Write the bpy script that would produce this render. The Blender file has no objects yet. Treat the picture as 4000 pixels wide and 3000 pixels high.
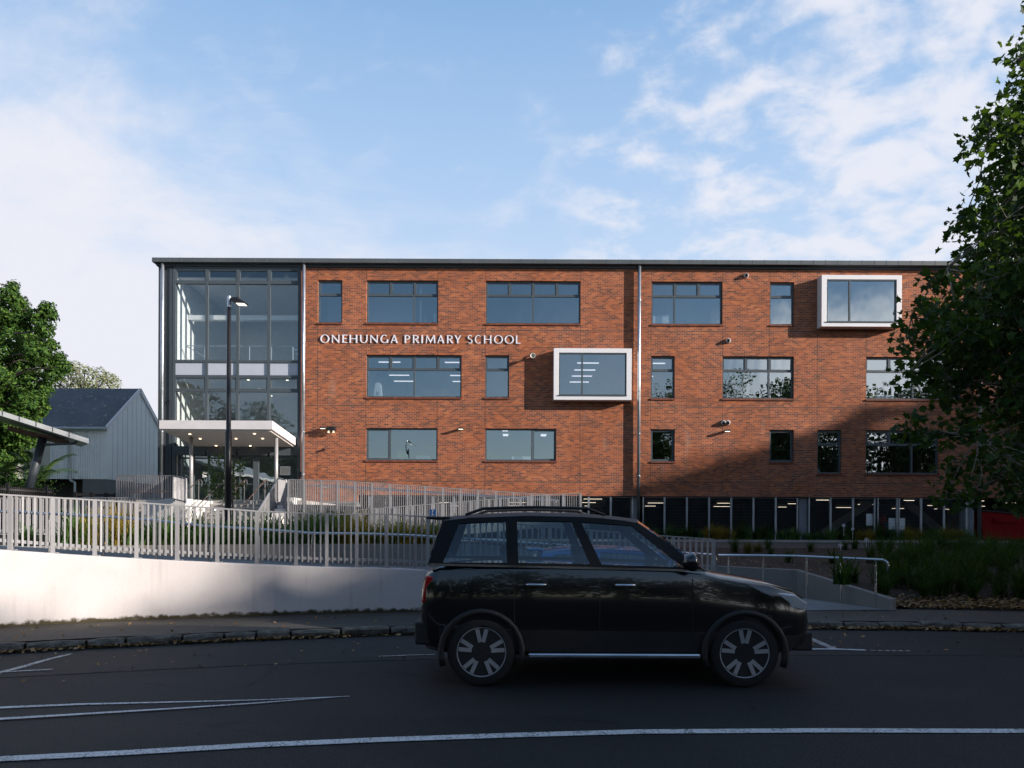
import bpy, math, random
from math import sin, cos, pi, radians, sqrt, atan2, floor
from mathutils import Vector, Matrix, Euler
random.seed(7)
scene = bpy.context.scene
COL = scene.collection
# ------------------------------------------------------------------ camera calibration
# focal length in photo pixels, horizon row, eye height, small camera roll
F, HOR, HC, ROLL = 2667.0, 2060.0, 1.65, 0.0045
CR, SR = cos(ROLL), sin(ROLL)
def unroll(px, py):
    dx, dy = px - 2000.0, py - HOR
    return dx * CR + dy * SR, -dx * SR + dy * CR
def at(px, py, Y):
    u, v = unroll(px, py)
    return Vector((u / F * Y, Y, HC - v / F * Y))
def gd(px, py, z=0.0):
    u, v = unroll(px, py)
    Y = F * (HC - z) / v
    return Vector((u / F * Y, Y, z))
WY = 34.0                       # front plane of the school facade
PM = F / WY
def fx(px): return (px - 2002.7) / PM
def fz(py): return HC + (HOR - py) / PM
def lerp(a, b, t): return a + (b - a) * t
def interp(tab, x):
    if x <= tab[0][0]: return tab[0][1]
    for (x0, y0), (x1, y1) in zip(tab, tab[1:]):
        if x <= x1: return lerp(y0, y1, (x - x0) / (x1 - x0))
    return tab[-1][1]
# ------------------------------------------------------------------ node helpers
def new_mat(name):
    m = bpy.data.materials.new(name); m.use_nodes = True
    nt = m.node_tree
    for n in list(nt.nodes):
        if n.type != 'OUTPUT_MATERIAL': nt.nodes.remove(n)
    return m, nt, [n for n in nt.nodes if n.type == 'OUTPUT_MATERIAL'][0]
class N:
    """tiny expression builder for shader nodes"""
    def __init__(s, nt): s.nt = nt
    def put(s, sock, v):
        if isinstance(v, bpy.types.NodeSocket): s.nt.links.new(v, sock)
        else:
            try: sock.default_value = v
            except Exception: sock.default_value = (*v, 1.0)
    def math(s, op, a, b=0.0, c=0.0, clamp=False):
        n = s.nt.nodes.new('ShaderNodeMath'); n.operation = op; n.use_clamp = clamp
        s.put(n.inputs[0], a); s.put(n.inputs[1], b)
        if op in ('MULTIPLY_ADD', 'SMOOTH_MIN', 'COMPARE'): s.put(n.inputs[2], c)
        return n.outputs[0]
    def node(s, typ, **kw):
        n = s.nt.nodes.new(typ)
        for k, v in kw.items(): setattr(n, k, v)
        return n
    def pos(s): return s.node('ShaderNodeNewGeometry').outputs['Position']
    def obj(s): return s.node('ShaderNodeTexCoord').outputs['Object']
    def sep(s, v):
        n = s.node('ShaderNodeSeparateXYZ'); s.put(n.inputs[0], v); return n.outputs
    def comb(s, x, y, z):
        n = s.node('ShaderNodeCombineXYZ')
        for i, v in enumerate((x, y, z)): s.put(n.inputs[i], v)
        return n.outputs[0]
    def scale(s, v, k):
        n = s.node('ShaderNodeVectorMath', operation='MULTIPLY'); s.put(n.inputs[0], v); n.inputs[1].default_value = k
        return n.outputs[0]
    def noise(s, vec, sc, det=3.0, rough=0.55, dist=0.0):
        n = s.node('ShaderNodeTexNoise'); s.put(n.inputs['Vector'], vec)
        n.inputs['Scale'].default_value = sc; n.inputs['Detail'].default_value = det
        n.inputs['Roughness'].default_value = rough; n.inputs['Distortion'].default_value = dist
        return n.outputs['Fac']
    def white(s, vec):
        n = s.node('ShaderNodeTexWhiteNoise', noise_dimensions='3D'); s.put(n.inputs['Vector'], vec)
        return n.outputs['Value']
    def ramp(s, fac, stops):
        n = s.node('ShaderNodeValToRGB'); s.put(n.inputs[0], fac)
        e = n.color_ramp.elements
        while len(e) < len(stops): e.new(0.5)
        for el, (p, c) in zip(e, stops):
            el.position = p; el.color = (*c, 1.0) if len(c) == 3 else c
        return n.outputs[0]
    def smooth(s, x, a, b):
        n = s.node('ShaderNodeMapRange', interpolation_type='SMOOTHSTEP'); s.put(n.inputs[0], x)
        n.inputs[1].default_value = a; n.inputs[2].default_value = b
        return n.outputs[0]
    def mix(s, fac, a, b, blend='MIX'):
        n = s.node('ShaderNodeMix', data_type='RGBA', blend_type=blend)
        s.put(n.inputs[0], fac); s.put(n.inputs[6], a if not isinstance(a, tuple) else (*a, 1.0)); s.put(n.inputs[7], b if not isinstance(b, tuple) else (*b, 1.0))
        return n.outputs[2]
    def bump(s, h, strength, dist=0.02):
        n = s.node('ShaderNodeBump'); s.put(n.inputs['Height'], h)
        n.inputs['Strength'].default_value = strength; n.inputs['Distance'].default_value = dist
        return n.outputs[0]
    def bsdf(s, col, rough=0.6, metal=0.0, spec=0.5, normal=None, coat=0.0):
        n = s.node('ShaderNodeBsdfPrincipled')
        s.put(n.inputs['Base Color'], (*col, 1.0) if isinstance(col, tuple) else col)
        s.put(n.inputs['Roughness'], rough); s.put(n.inputs['Metallic'], metal)
        n.inputs['Specular IOR Level'].default_value = spec
        n.inputs['Coat Weight'].default_value = coat; n.inputs['Coat Roughness'].default_value = 0.03
        if normal is not None: s.put(n.inputs['Normal'], normal)
        return n.outputs[0]
def mat(name, col, rough=0.6, metal=0.0, spec=0.5, var=0.12, sc=2.5, bump=0.0, bsc=60.0, coat=0.0, stretch=None):
    m, nt, out = new_mat(name); e = N(nt)
    p = e.pos()
    q = e.scale(p, stretch) if stretch else p
    f = e.noise(q, sc, 4.0)
    lo = tuple(c * (1 - var) for c in col); hi = tuple(min(1, c * (1 + var)) for c in col)
    c = e.ramp(f, [(0.3, lo), (0.7, hi)])
    nrm = e.bump(e.noise(p, bsc, 2.0), bump) if bump else None
    r = e.math('ADD', rough - 0.06, e.math('MULTIPLY', f, 0.12))
    nt.links.new(e.bsdf(c, r, metal, spec, nrm, coat), out.inputs[0])
    return m
def emit(name, col, st):
    m, nt, out = new_mat(name); e = N(nt)
    n = e.node('ShaderNodeEmission'); n.inputs[0].default_value = (*col, 1); n.inputs[1].default_value = st
    nt.links.new(n.outputs[0], out.inputs[0]); return m
# ------------------------------------------------------------------ mesh builder
ROOT = {}
class MB:
    def __init__(s): s.v = []; s.f = []; s.mi = []; s.m = 0
    def add(s, vs, fs):
        b = len(s.v); s.v.extend([tuple(p) for p in vs])
        for f in fs: s.f.append([b + i for i in f]); s.mi.append(s.m)
        return s
    def quad(s, a, b, c, d): return s.add([a, b, c, d], [(0, 1, 2, 3)])
    def box(s, x0, x1, y0, y1, z0, z1):
        return s.add([(x0, y0, z0), (x1, y0, z0), (x1, y1, z0), (x0, y1, z0), (x0, y0, z1), (x1, y0, z1), (x1, y1, z1), (x0, y1, z1)],
                     [(0, 3, 2, 1), (4, 5, 6, 7), (0, 1, 5, 4), (1, 2, 6, 5), (2, 3, 7, 6), (3, 0, 4, 7)])
    def beam(s, p0, p1, w, h, up=(0, 0, 1)):
        """box from p0 to p1; w across (horizontal), h along up"""
        p0, p1 = Vector(p0), Vector(p1); d = (p1 - p0)
        if d.length < 1e-6: return s
        d.normalize(); u = Vector(up)
        if abs(d.dot(u)) > 0.98: u = Vector((0, 1, 0))
        sd = d.cross(u).normalized(); u2 = sd.cross(d).normalized()
        a, b = sd * (w / 2), u2 * (h / 2)
        vs = [p0 - a - b, p0 + a - b, p0 + a + b, p0 - a + b, p1 - a - b, p1 + a - b, p1 + a + b, p1 - a + b]
        return s.add(vs, [(0, 1, 2, 3), (7, 6, 5, 4), (0, 4, 5, 1), (1, 5, 6, 2), (2, 6, 7, 3), (3, 7, 4, 0)])
    def upright(s, x, y, z0, z1, tx, ty, w, d):
        """vertical bar whose width w lies along (tx,ty) and depth d across it"""
        nx, ny = -ty, tx
        vs = []
        for z in (z0, z1):
            for a, b in ((-1, -1), (1, -1), (1, 1), (-1, 1)):
                vs.append((x + tx * w / 2 * a + nx * d / 2 * b, y + ty * w / 2 * a + ny * d / 2 * b, z))
        return s.add(vs, [(0, 3, 2, 1), (4, 5, 6, 7), (0, 1, 5, 4), (1, 2, 6, 5), (2, 3, 7, 6), (3, 0, 4, 7)])
    def tube(s, pts, r, n=8, cap=True):
        pts = [Vector(p) for p in pts]; rs = r if isinstance(r, (list, tuple)) else [r] * len(pts)
        b = len(s.v); prev = None
        for i, p in enumerate(pts):
            d = (pts[min(i + 1, len(pts) - 1)] - pts[max(i - 1, 0)])
            d = d.normalized() if d.length > 1e-9 else Vector((0, 0, 1))
            if prev is None:
                u = Vector((0, 0, 1)) if abs(d.z) < 0.9 else Vector((1, 0, 0))
            else: u = prev
            sd = d.cross(u).normalized(); u = sd.cross(d).normalized(); prev = u
            for k in range(n):
                a = 2 * pi * k / n
                s.v.append(tuple(p + sd * (cos(a) * rs[i]) + u * (sin(a) * rs[i])))
        for i in range(len(pts) - 1):
            for k in range(n):
                k2 = (k + 1) % n
                s.f.append([b + i * n + k, b + i * n + k2, b + (i + 1) * n + k2, b + (i + 1) * n + k]); s.mi.append(s.m)
        if cap:
            s.f.append([b + k for k in range(n)][::-1]); s.mi.append(s.m)
            e = b + (len(pts) - 1) * n
            s.f.append([e + k for k in range(n)]); s.mi.append(s.m)
        return s
    def lathe(s, prof, c, axis='z', n=16):
        """prof: list of (r,h) along axis from point c"""
        b = len(s.v); c = Vector(c)
        for r, h in prof:
            for k in range(n):
                a = 2 * pi * k / n
                if axis == 'z': o = Vector((r * cos(a), r * sin(a), h))
                elif axis == 'y': o = Vector((r * cos(a), h, r * sin(a)))
                else: o = Vector((h, r * cos(a), r * sin(a)))
                s.v.append(tuple(c + o))
        for i in range(len(prof) - 1):
            for k in range(n):
                k2 = (k + 1) % n
                s.f.append([b + i * n + k, b + i * n + k2, b + (i + 1) * n + k2, b + (i + 1) * n + k]); s.mi.append(s.m)
        for i, rev in ((0, True), (len(prof) - 1, False)):
            if prof[i][0] > 1e-5:
                l = [b + i * n + k for k in range(n)]
                s.f.append(l[::-1] if rev else l); s.mi.append(s.m)
        return s
    def extrude(s, poly, y0, y1):
        """polygon of (x,z) pushed from y0 to y1"""
        n = len(poly)
        vs = [(x, y0, z) for x, z in poly] + [(x, y1, z) for x, z in poly]
        fs = [tuple(range(n)), tuple(range(2 * n - 1, n - 1, -1))]
        for i in range(n):
            j = (i + 1) % n; fs.append((i, i + n, j + n, j))
        return s.add(vs, fs)
    def build(s, name, mats, parent=None, smooth=False, local=False, bevel=0.0):
        me = bpy.data.meshes.new(name)
        if parent is not None: off = Vector((0, 0, 0)) if local else ROOT[parent.name]
        elif local: off = Vector((0, 0, 0))
        else:
            xs = [p[0] for p in s.v]; ys = [p[1] for p in s.v]; zs = [p[2] for p in s.v]
            off = Vector(((min(xs) + max(xs)) / 2, (min(ys) + max(ys)) / 2, min(zs)))
        ox, oy, oz = off
        me.from_pydata([(x - ox, y - oy, z - oz) for x, y, z in s.v], [], s.f)
        ml = mats if isinstance(mats, (list, tuple)) else [mats]
        for m in ml: me.materials.append(m)
        if len(ml) > 1: me.polygons.foreach_set('material_index', s.mi)
        if smooth: me.polygons.foreach_set('use_smooth', [True] * len(me.polygons))
        me.update()
        o = bpy.data.objects.new(name, me); COL.objects.link(o)
        if parent is not None: o.parent = parent; ROOT[o.name] = off
        else: o.location = off; ROOT[o.name] = off
        if bevel:
            md = o.modifiers.new('bevel', 'BEVEL'); md.width = bevel; md.segments = 2; md.limit_method = 'ANGLE'; md.angle_limit = radians(40)
        return o
def tag(o, label, cat, group=None):
    o['label'] = label; o['category'] = cat
    if group: o['group'] = group
    return o
def root(name, loc, label, cat, group=None):
    o = bpy.data.objects.new(name, None); COL.objects.link(o); o.location = loc; o.empty_display_size = 0.3
    ROOT[o.name] = Vector(loc); return tag(o, label, cat, group)
def kind(o, k): o['kind'] = k; return o
KIDS = {}
def dup(src, loc, rz=0.0, sc=1.0, label=None, group=None):
    """copy a thing with its parts and sub-parts"""
    r = src.copy(); COL.objects.link(r); r.location = loc; r.rotation_euler = (0, 0, rz); r.scale = (sc, sc, sc)
    if label: r['label'] = label
    if group: r['group'] = group
    for ch in list(src.children):
        c = ch.copy(); COL.objects.link(c); c.parent = r
        for g in list(ch.children):
            d = g.copy(); COL.objects.link(d); d.parent = c
    return r
# ------------------------------------------------------------------ materials
def brick_mat():
    m, nt, out = new_mat('red_brick'); e = N(nt)
    p = e.pos(); x, y, z = e.sep(p)
    xx = e.math('ADD', x, y)
    v = e.math('DIVIDE', z, 0.0858); row = e.math('FLOOR', v)
    u = e.math('ADD', e.math('DIVIDE', xx, 0.24), e.math('FRACT', e.math('MULTIPLY', row, 0.5)))
    cu = e.math('FLOOR', u); fu = e.math('FRACT', u); fv = e.math('FRACT', v)
    rnd = e.white(e.comb(cu, row, 1.0))
    rnd2 = e.white(e.comb(e.math('FLOOR', e.math('MULTIPLY', cu, 0.5)), row, 7.0))
    big = e.noise(e.scale(p, (1, 1, 2.2)), 0.75, 3.0)
    k = e.math('ADD', e.math('MULTIPLY', rnd, 0.64), e.math('MULTIPLY', rnd2, 0.08))
    k = e.math('ADD', k, e.math('MULTIPLY', big, 0.3)); k = e.math('SUBTRACT', k, 0.02)
    c = e.ramp(k, [(0.05, (0.1, 0.045, 0.03)), (0.22, (0.175, 0.062, 0.036)), (0.5, (0.275, 0.084, 0.039)), (0.74, (0.36, 0.108, 0.044)), (0.95, (0.5, 0.175, 0.068))])
    mort = e.math('MAXIMUM', e.math('LESS_THAN', fu, 0.045), e.math('LESS_THAN', fv, 0.13))
    mc = e.ramp(e.noise(p, 0.6), [(0.35, (0.27, 0.18, 0.125)), (0.7, (0.44, 0.36, 0.3))])
    c = e.mix(mort, c, mc)
    st = e.smooth(e.noise(e.scale(p, (1.5, 1, 0.35)), 1.2, 5.0), 0.62, 0.8)
    c = e.mix(e.math('MULTIPLY', st, 0.22), c, (0.42, 0.33, 0.27))
    h = e.math('SUBTRACT', 1.0, mort)
    nt.links.new(e.bsdf(c, 0.85, 0, 0.25, e.bump(h, 0.5, 0.006)), out.inputs[0]); return m
def glass_mat(name, tint, refl, base, wob=0.015):
    m, nt, out = new_mat(name); e = N(nt)
    lw = e.node('ShaderNodeLayerWeight'); lw.inputs[0].default_value = 0.5
    fr = e.math('ADD', 0.04, e.math('MULTIPLY', e.math('POWER', lw.outputs['Facing'], 5.0), 0.96))
    fac = e.math('ADD', e.math('MULTIPLY', fr, 1.7), base, clamp=True)
    t = e.node('ShaderNodeBsdfTransparent'); t.inputs[0].default_value = (*tint, 1)
    g = e.node('ShaderNodeBsdfGlossy'); g.inputs[0].default_value = (*refl, 1); g.inputs['Roughness'].default_value = 0.0
    nb = e.bump(e.noise(e.scale(e.pos(), (1, 1, 0.5)), 0.9, 2.0), 1.0, wob)
    nt.links.new(nb, g.inputs['Normal'])
    mx = e.node('ShaderNodeMixShader'); e.put(mx.inputs[0], fac)
    nt.links.new(t.outputs[0], mx.inputs[1]); nt.links.new(g.outputs[0], mx.inputs[2])
    nt.links.new(mx.outputs[0], out.inputs[0]); return m
def leaf_mat(name, stops, trans=0.35, rough=0.5, spec=0.35):
    m, nt, out = new_mat(name); e = N(nt)
    g = e.node('ShaderNodeNewGeometry'); r = g.outputs['Random Per Island']
    f = e.math('ADD', e.math('MULTIPLY', r, 0.7), e.math('MULTIPLY', e.noise(e.pos(), 0.9), 0.3))
    c = e.ramp(f, stops)
    a = e.bsdf(c, rough, 0, spec)
    t = e.node('ShaderNodeBsdfTranslucent'); nt.links.new(e.mix(0.5, c, (0.12, 0.2, 0.01)), t.inputs[0])
    mx = e.node('ShaderNodeMixShader'); mx.inputs[0].default_value = trans
    nt.links.new(a, mx.inputs[1]); nt.links.new(t.outputs[0], mx.inputs[2]); nt.links.new(mx.outputs[0], out.inputs[0]); return m
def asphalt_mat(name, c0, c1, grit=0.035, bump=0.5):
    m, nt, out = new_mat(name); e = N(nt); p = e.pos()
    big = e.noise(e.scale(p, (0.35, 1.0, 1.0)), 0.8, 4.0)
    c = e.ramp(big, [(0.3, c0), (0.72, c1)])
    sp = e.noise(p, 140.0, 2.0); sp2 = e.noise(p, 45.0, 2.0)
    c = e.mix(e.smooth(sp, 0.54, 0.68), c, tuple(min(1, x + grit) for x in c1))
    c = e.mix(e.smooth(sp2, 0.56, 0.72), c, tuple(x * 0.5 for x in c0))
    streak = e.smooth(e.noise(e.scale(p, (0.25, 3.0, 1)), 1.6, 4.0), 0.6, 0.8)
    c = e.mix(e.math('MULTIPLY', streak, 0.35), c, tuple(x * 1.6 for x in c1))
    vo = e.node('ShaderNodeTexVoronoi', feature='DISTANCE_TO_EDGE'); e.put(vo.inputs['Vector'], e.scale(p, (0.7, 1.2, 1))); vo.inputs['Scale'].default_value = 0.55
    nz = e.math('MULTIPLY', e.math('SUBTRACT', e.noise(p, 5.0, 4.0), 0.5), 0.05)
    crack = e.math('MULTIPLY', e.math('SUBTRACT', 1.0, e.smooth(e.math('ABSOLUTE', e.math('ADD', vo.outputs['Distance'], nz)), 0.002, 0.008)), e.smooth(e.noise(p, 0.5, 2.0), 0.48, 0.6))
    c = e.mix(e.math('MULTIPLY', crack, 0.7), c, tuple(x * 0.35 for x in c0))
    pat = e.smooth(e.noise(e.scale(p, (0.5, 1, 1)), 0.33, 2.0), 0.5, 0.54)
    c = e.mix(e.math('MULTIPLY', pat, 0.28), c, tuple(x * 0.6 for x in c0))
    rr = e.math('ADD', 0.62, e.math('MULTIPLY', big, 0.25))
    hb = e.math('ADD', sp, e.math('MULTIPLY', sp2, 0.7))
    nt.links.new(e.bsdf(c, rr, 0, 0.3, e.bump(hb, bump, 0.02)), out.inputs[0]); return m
def paint_mat(name, col, wear=0.5):
    m, nt, out = new_mat(name); e = N(nt); p = e.pos()
    c = e.ramp(e.noise(p, 3.0, 4.0), [(0.3, tuple(x * 0.85 for x in col)), (0.7, col)])
    n = e.math('ADD', e.math('MULTIPLY', e.noise(p, 70.0, 2.0), 0.7), e.math('MULTIPLY', e.noise(p, 6.0, 3.0), 0.3))
    c = e.mix(e.math('MULTIPLY', e.smooth(n, wear - 0.04, wear + 0.05), 0.9), c, (0.03, 0.03, 0.031))
    nt.links.new(e.bsdf(c, 0.6, 0, 0.4, e.bump(e.noise(p, 140.0, 2.0), 0.4, 0.01)), out.inputs[0]); return m
def concrete_mat(name, col, stain=0.5, dark=(0.12, 0.11, 0.1), edge=None):
    """weathered concrete with vertical run marks; edge=(z-low band) adds a mossy dirt line where the wall meets the path"""
    m, nt, out = new_mat(name); e = N(nt); p = e.pos()
    f = e.noise(p, 1.3, 5.0, 0.6)
    c = e.ramp(f, [(0.25, tuple(x * 0.86 for x in col)), (0.75, tuple(min(1, x * 1.06) for x in col))])
    run = e.smooth(e.noise(e.scale(p, (5, 5, 0.35)), 1.4, 4.0), 0.55, 0.8)
    c = e.mix(e.math('MULTIPLY', run, stain), c, tuple(x * 0.55 for x in col))
    if edge is not None:
        z = e.sep(p)[2]
        zz = e.math('ADD', z, e.math('MULTIPLY', e.math('SUBTRACT', e.noise(p, 9.0, 4.0), 0.5), 0.16))
        c = e.mix(e.math('SUBTRACT', 1.0, e.smooth(zz, edge, edge + 0.055)), c, (0.055, 0.045, 0.025))
    blot = e.smooth(e.noise(p, 2.6, 6.0, 0.65), 0.5, 0.75); c = e.mix(e.math('MULTIPLY', blot, 0.16), c, tuple(x * 0.6 for x in col))
    nt.links.new(e.bsdf(c, 0.85, 0, 0.25, e.bump(e.noise(p, 40.0, 4.0), 0.25, 0.01)), out.inputs[0]); return m
def roof_mat():
    m, nt, out = new_mat('lichen_roof'); e = N(nt); p = e.pos(); x, y, z = e.sep(p)
    c = e.ramp(e.noise(p, 0.8, 3.0), [(0.3, (0.045, 0.055, 0.068)), (0.7, (0.075, 0.088, 0.105))])
    li = e.smooth(e.noise(p, 3.6, 3.0, 0.65), 0.6, 0.66)
    c = e.mix(e.math('MULTIPLY', li, 0.8), c, (0.3, 0.29, 0.22))
    w = e.math('SINE', e.math('MULTIPLY', x, 2 * pi / 0.11))
    nt.links.new(e.bsdf(c, 0.55, 0, 0.4, e.bump(w, 0.6, 0.02)), out.inputs[0]); return m
M = dict(
    brick=brick_mat(),
    steel_grey=mat('slate_paint', (0.045, 0.055, 0.066), 0.45, var=0.08, sc=1.2),
    roof=mat('roof_metal', (0.075, 0.086, 0.095), 0.45, var=0.1, sc=1.0),
    seam=mat('roof_seam', (0.12, 0.14, 0.155), 0.45),
    frame=mat('window_frame_paint', (0.062, 0.077, 0.09), 0.4, var=0.06),
    sillbrick=mat('sill_brick', (0.17, 0.05, 0.028), 0.8, var=0.5, sc=9.0),
    joint=mat('joint_sealant', (0.06, 0.045, 0.04), 0.8),
    white=mat('white_panel', (0.72, 0.71, 0.74), 0.45, var=0.04, sc=0.7),
    canopy=mat('canopy_panel', (0.62, 0.59, 0.6), 0.45, var=0.04),
    soffit=mat('soffit_board', (0.5, 0.47, 0.45), 0.6, var=0.04),
    dome=mat('dome_silver', (0.6, 0.6, 0.62), 0.3, 0.25), dim=emit('dim_lamp', (1.0, 0.85, 0.6), 0.7),
    pipe=mat('galvanised_pipe', (0.5, 0.53, 0.58), 0.3, 0.85, var=0.1, sc=3),
    glass=glass_mat('window_glass', (0.62, 0.7, 0.74), (0.84, 0.95, 1.0), 0.27, 0.012),
    lobby=glass_mat('lobby_glass', (0.93, 0.98, 0.98), (0.85, 0.95, 1.0), 0.1, 0.008),
    spandrel=mat('spandrel_glass', (0.42, 0.45, 0.52), 0.15, spec=0.6, var=0.04),
    roompale=mat('room_pale', (0.8, 0.8, 0.8), 0.8, var=0.04),
    room=mat('room_plaster', (0.25, 0.26, 0.27), 0.8, var=0.05),
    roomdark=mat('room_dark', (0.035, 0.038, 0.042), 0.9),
    lobbywhite=mat('lobby_plaster', (0.8, 0.8, 0.8), 0.7, var=0.03),
    tube=emit('tube_light_glow', (1.0, 0.86, 0.66), 1.3),
    strip=emit('strip_light_glow', (1.0, 0.92, 0.95), 0.75),
    lamp=emit('lamp_glow', (1.0, 0.9, 0.72), 1.4),
    downl=emit('downlight_glow', (1.0, 0.75, 0.45), 4.0),
    letter=mat('brushed_letter', (0.82, 0.82, 0.9), 0.4, 0.1, var=0.05),
    rail=mat('grey_rail_paint', (0.31, 0.305, 0.315), 0.42, 0.2, var=0.06),
    ss=mat('stainless_steel', (0.62, 0.62, 0.63), 0.2, 1.0, var=0.05),
    galv=mat('galvanised_post', (0.36, 0.39, 0.42), 0.45, 0.6, var=0.12, sc=4),
    column=mat('column_paint', (0.2, 0.22, 0.25), 0.5),
    wire=mat('mesh_wire', (0.14, 0.16, 0.18), 0.5, 0.4),
    wall=concrete_mat('plastered_wall', (0.57, 0.53, 0.525), 0.45, edge=0.155),
    planter=concrete_mat('planter_concrete', (0.24, 0.225, 0.21), 0.6),
    conc=concrete_mat('grey_concrete', (0.2, 0.2, 0.2), 0.4),
    concwhite=concrete_mat('white_concrete', (0.62, 0.6, 0.58), 0.15),
    step=concrete_mat('step_concrete', (0.36, 0.34, 0.32), 0.2),
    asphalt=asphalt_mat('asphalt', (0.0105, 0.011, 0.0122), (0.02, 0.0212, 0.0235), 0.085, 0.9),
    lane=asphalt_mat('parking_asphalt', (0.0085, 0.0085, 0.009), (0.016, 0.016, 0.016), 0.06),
    path=asphalt_mat('path_asphalt', (0.05, 0.044, 0.038), (0.08, 0.071, 0.063), 0.04, 0.3),
    drive=asphalt_mat('drive_asphalt', (0.05, 0.046, 0.045), (0.08, 0.075, 0.073), 0.04, 0.3),
    paint=paint_mat('road_paint', (0.62, 0.63, 0.64), 0.55),
    paintworn=paint_mat('worn_road_paint', (0.6, 0.6, 0.58), 0.5),
    kerb=None, 
    soil=asphalt_mat('bark_mulch', (0.014, 0.008, 0.005), (0.032, 0.019, 0.012), 0.05, 1.0),
    grassg=mat('lawn', (0.045, 0.07, 0.02), 0.9, var=0.4, sc=6),
    strapshade=leaf_mat('shaded_strap_leaf', [(0.1, (0.01, 0.026, 0.006)), (0.6, (0.022, 0.052, 0.011)), (0.95, (0.06, 0.1, 0.02))], 0.25, 0.7, 0.1),  # strap leaf darkened: shade of the bank is put into its colour
    goldshade=leaf_mat('shaded_golden_grass', [(0.1, (0.05, 0.042, 0.01)), (0.6, (0.11, 0.085, 0.018)), (0.95, (0.22, 0.15, 0.028))], 0.25, 0.7, 0.1),  # golden grass again, with the bank's shade painted into the colour
    strap=leaf_mat('strap_leaf', [(0.1, (0.025, 0.075, 0.018)), (0.6, (0.06, 0.135, 0.03)), (0.95, (0.13, 0.2, 0.05))]),
    gold=leaf_mat('golden_grass', [(0.1, (0.16, 0.12, 0.02)), (0.6, (0.34, 0.24, 0.035)), (0.95, (0.5, 0.33, 0.05))], 0.35, 0.6, 0.2),
    plane=leaf_mat('plane_leaf', [(0.1, (0.008, 0.026, 0.006)), (0.6, (0.02, 0.055, 0.012)), (0.95, (0.075, 0.135, 0.026))], 0.38, 0.6, 0.2),
    far=leaf_mat('street_leaf', [(0.1, (0.02, 0.04, 0.012)), (0.9, (0.06, 0.09, 0.025))], 0.2),
    conifer=leaf_mat('bushy_leaf', [(0.05, (0.012, 0.034, 0.007)), (0.6, (0.036, 0.085, 0.014)), (0.95, (0.1, 0.165, 0.026))], 0.06, 0.6, 0.15),
    flower=leaf_mat('blossom_leaf', [(0.05, (0.06, 0.09, 0.03)), (0.5, (0.17, 0.2, 0.08)), (0.95, (0.36, 0.34, 0.22))], 0.2),
    young=leaf_mat('young_leaf', [(0.1, (0.05, 0.08, 0.02)), (0.7, (0.09, 0.13, 0.03)), (0.97, (0.26, 0.12, 0.03))], 0.3),
    palm=leaf_mat('palm_leaf', [(0.1, (0.03, 0.07, 0.02)), (0.95, (0.09, 0.16, 0.03))], 0.3),
    planebark=mat('plane_bark', (0.2, 0.18, 0.15), 0.9, var=0.5, sc=9, bump=0.4), bark=mat('tree_bark', (0.09, 0.075, 0.06), 0.9, var=0.4, sc=8, bump=0.6),
    litter=leaf_mat('dead_leaf', [(0.05, (0.13, 0.06, 0.022)), (0.5, (0.27, 0.13, 0.045)), (0.95, (0.42, 0.27, 0.12))], 0.15),
    black=mat('black_paint', (0.012, 0.012, 0.014), 0.35, spec=0.5),
    blackfence=mat('black_timber', (0.015, 0.014, 0.014), 0.7),
    cream=mat('cream_board', (0.55, 0.52, 0.46), 0.7, var=0.05, sc=1.0),
    corr=mat('corrugated_white', (0.8, 0.83, 0.85), 0.5, var=0.05),
    carroof=mat('black_roof', (0.004, 0.004, 0.005), 0.5, spec=0.25), batten=mat('cladding_batten', (0.5, 0.53, 0.55), 0.7), gable=mat('pale_cladding', (0.8, 0.82, 0.82), 0.6, var=0.05, sc=1.0),
    lichen=roof_mat(),
    shelter=mat('shelter_metal', (0.5, 0.51, 0.52), 0.4, 0.25, var=0.12),
    timber=mat('red_timber', (0.13, 0.06, 0.04), 0.7),
    carblack=mat('car_black_paint', (0.003, 0.0035, 0.005), 0.18, spec=0.5, coat=1.0, var=0.02),
    carblue=mat('car_blue_paint', (0.02, 0.085, 0.27), 0.25, spec=0.5, coat=1.0, var=0.03),
    plastic=mat('black_plastic', (0.012, 0.012, 0.013), 0.6),
    rubber=mat('tyre_rubber', (0.013, 0.013, 0.014), 0.85, bump=0.2),
    alloy=mat('alloy_wheel', (0.33, 0.335, 0.35), 0.35, 0.15),
    chrome=mat('chrome', (0.6, 0.61, 0.63), 0.12, 1.0),
    carglass=glass_mat('car_glass', (0.6, 0.72, 0.76), (0.9, 0.97, 1.0), 0.03, 0.002),
    redlens=mat('red_lens', (0.3, 0.008, 0.01), 0.1, spec=0.6),
    clearlens=mat('headlight_lens', (0.55, 0.57, 0.6), 0.08, 0.3, spec=0.8),
    seat=mat('car_seat', (0.02, 0.02, 0.022), 0.8),
    binred=mat('red_bin_paint', (0.22, 0.006, 0.007), 0.65, spec=0.1, var=0.15),
    binblue=mat('blue_bin_plastic', (0.02, 0.09, 0.2), 0.5),
    signwhite=mat('white_board', (0.68, 0.68, 0.68), 0.5),
    signblue=mat('blue_sign', (0.02, 0.07, 0.19), 0.4),
    tan=mat('paper_tan', (0.5, 0.4, 0.25), 0.7), paper=mat('paper_white', (0.8, 0.8, 0.82), 0.6),
    redplastic=mat('red_chair', (0.4, 0.03, 0.04), 0.5),
    petal=mat('white_petal', (0.75, 0.72, 0.78), 0.6), pink=mat('pink_petal', (0.6, 0.05, 0.1), 0.6),
    grn=mat('leaf_green', (0.07, 0.15, 0.05), 0.5), teal=mat('teal_box', (0.05, 0.3, 0.4), 0.5),
)
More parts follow.
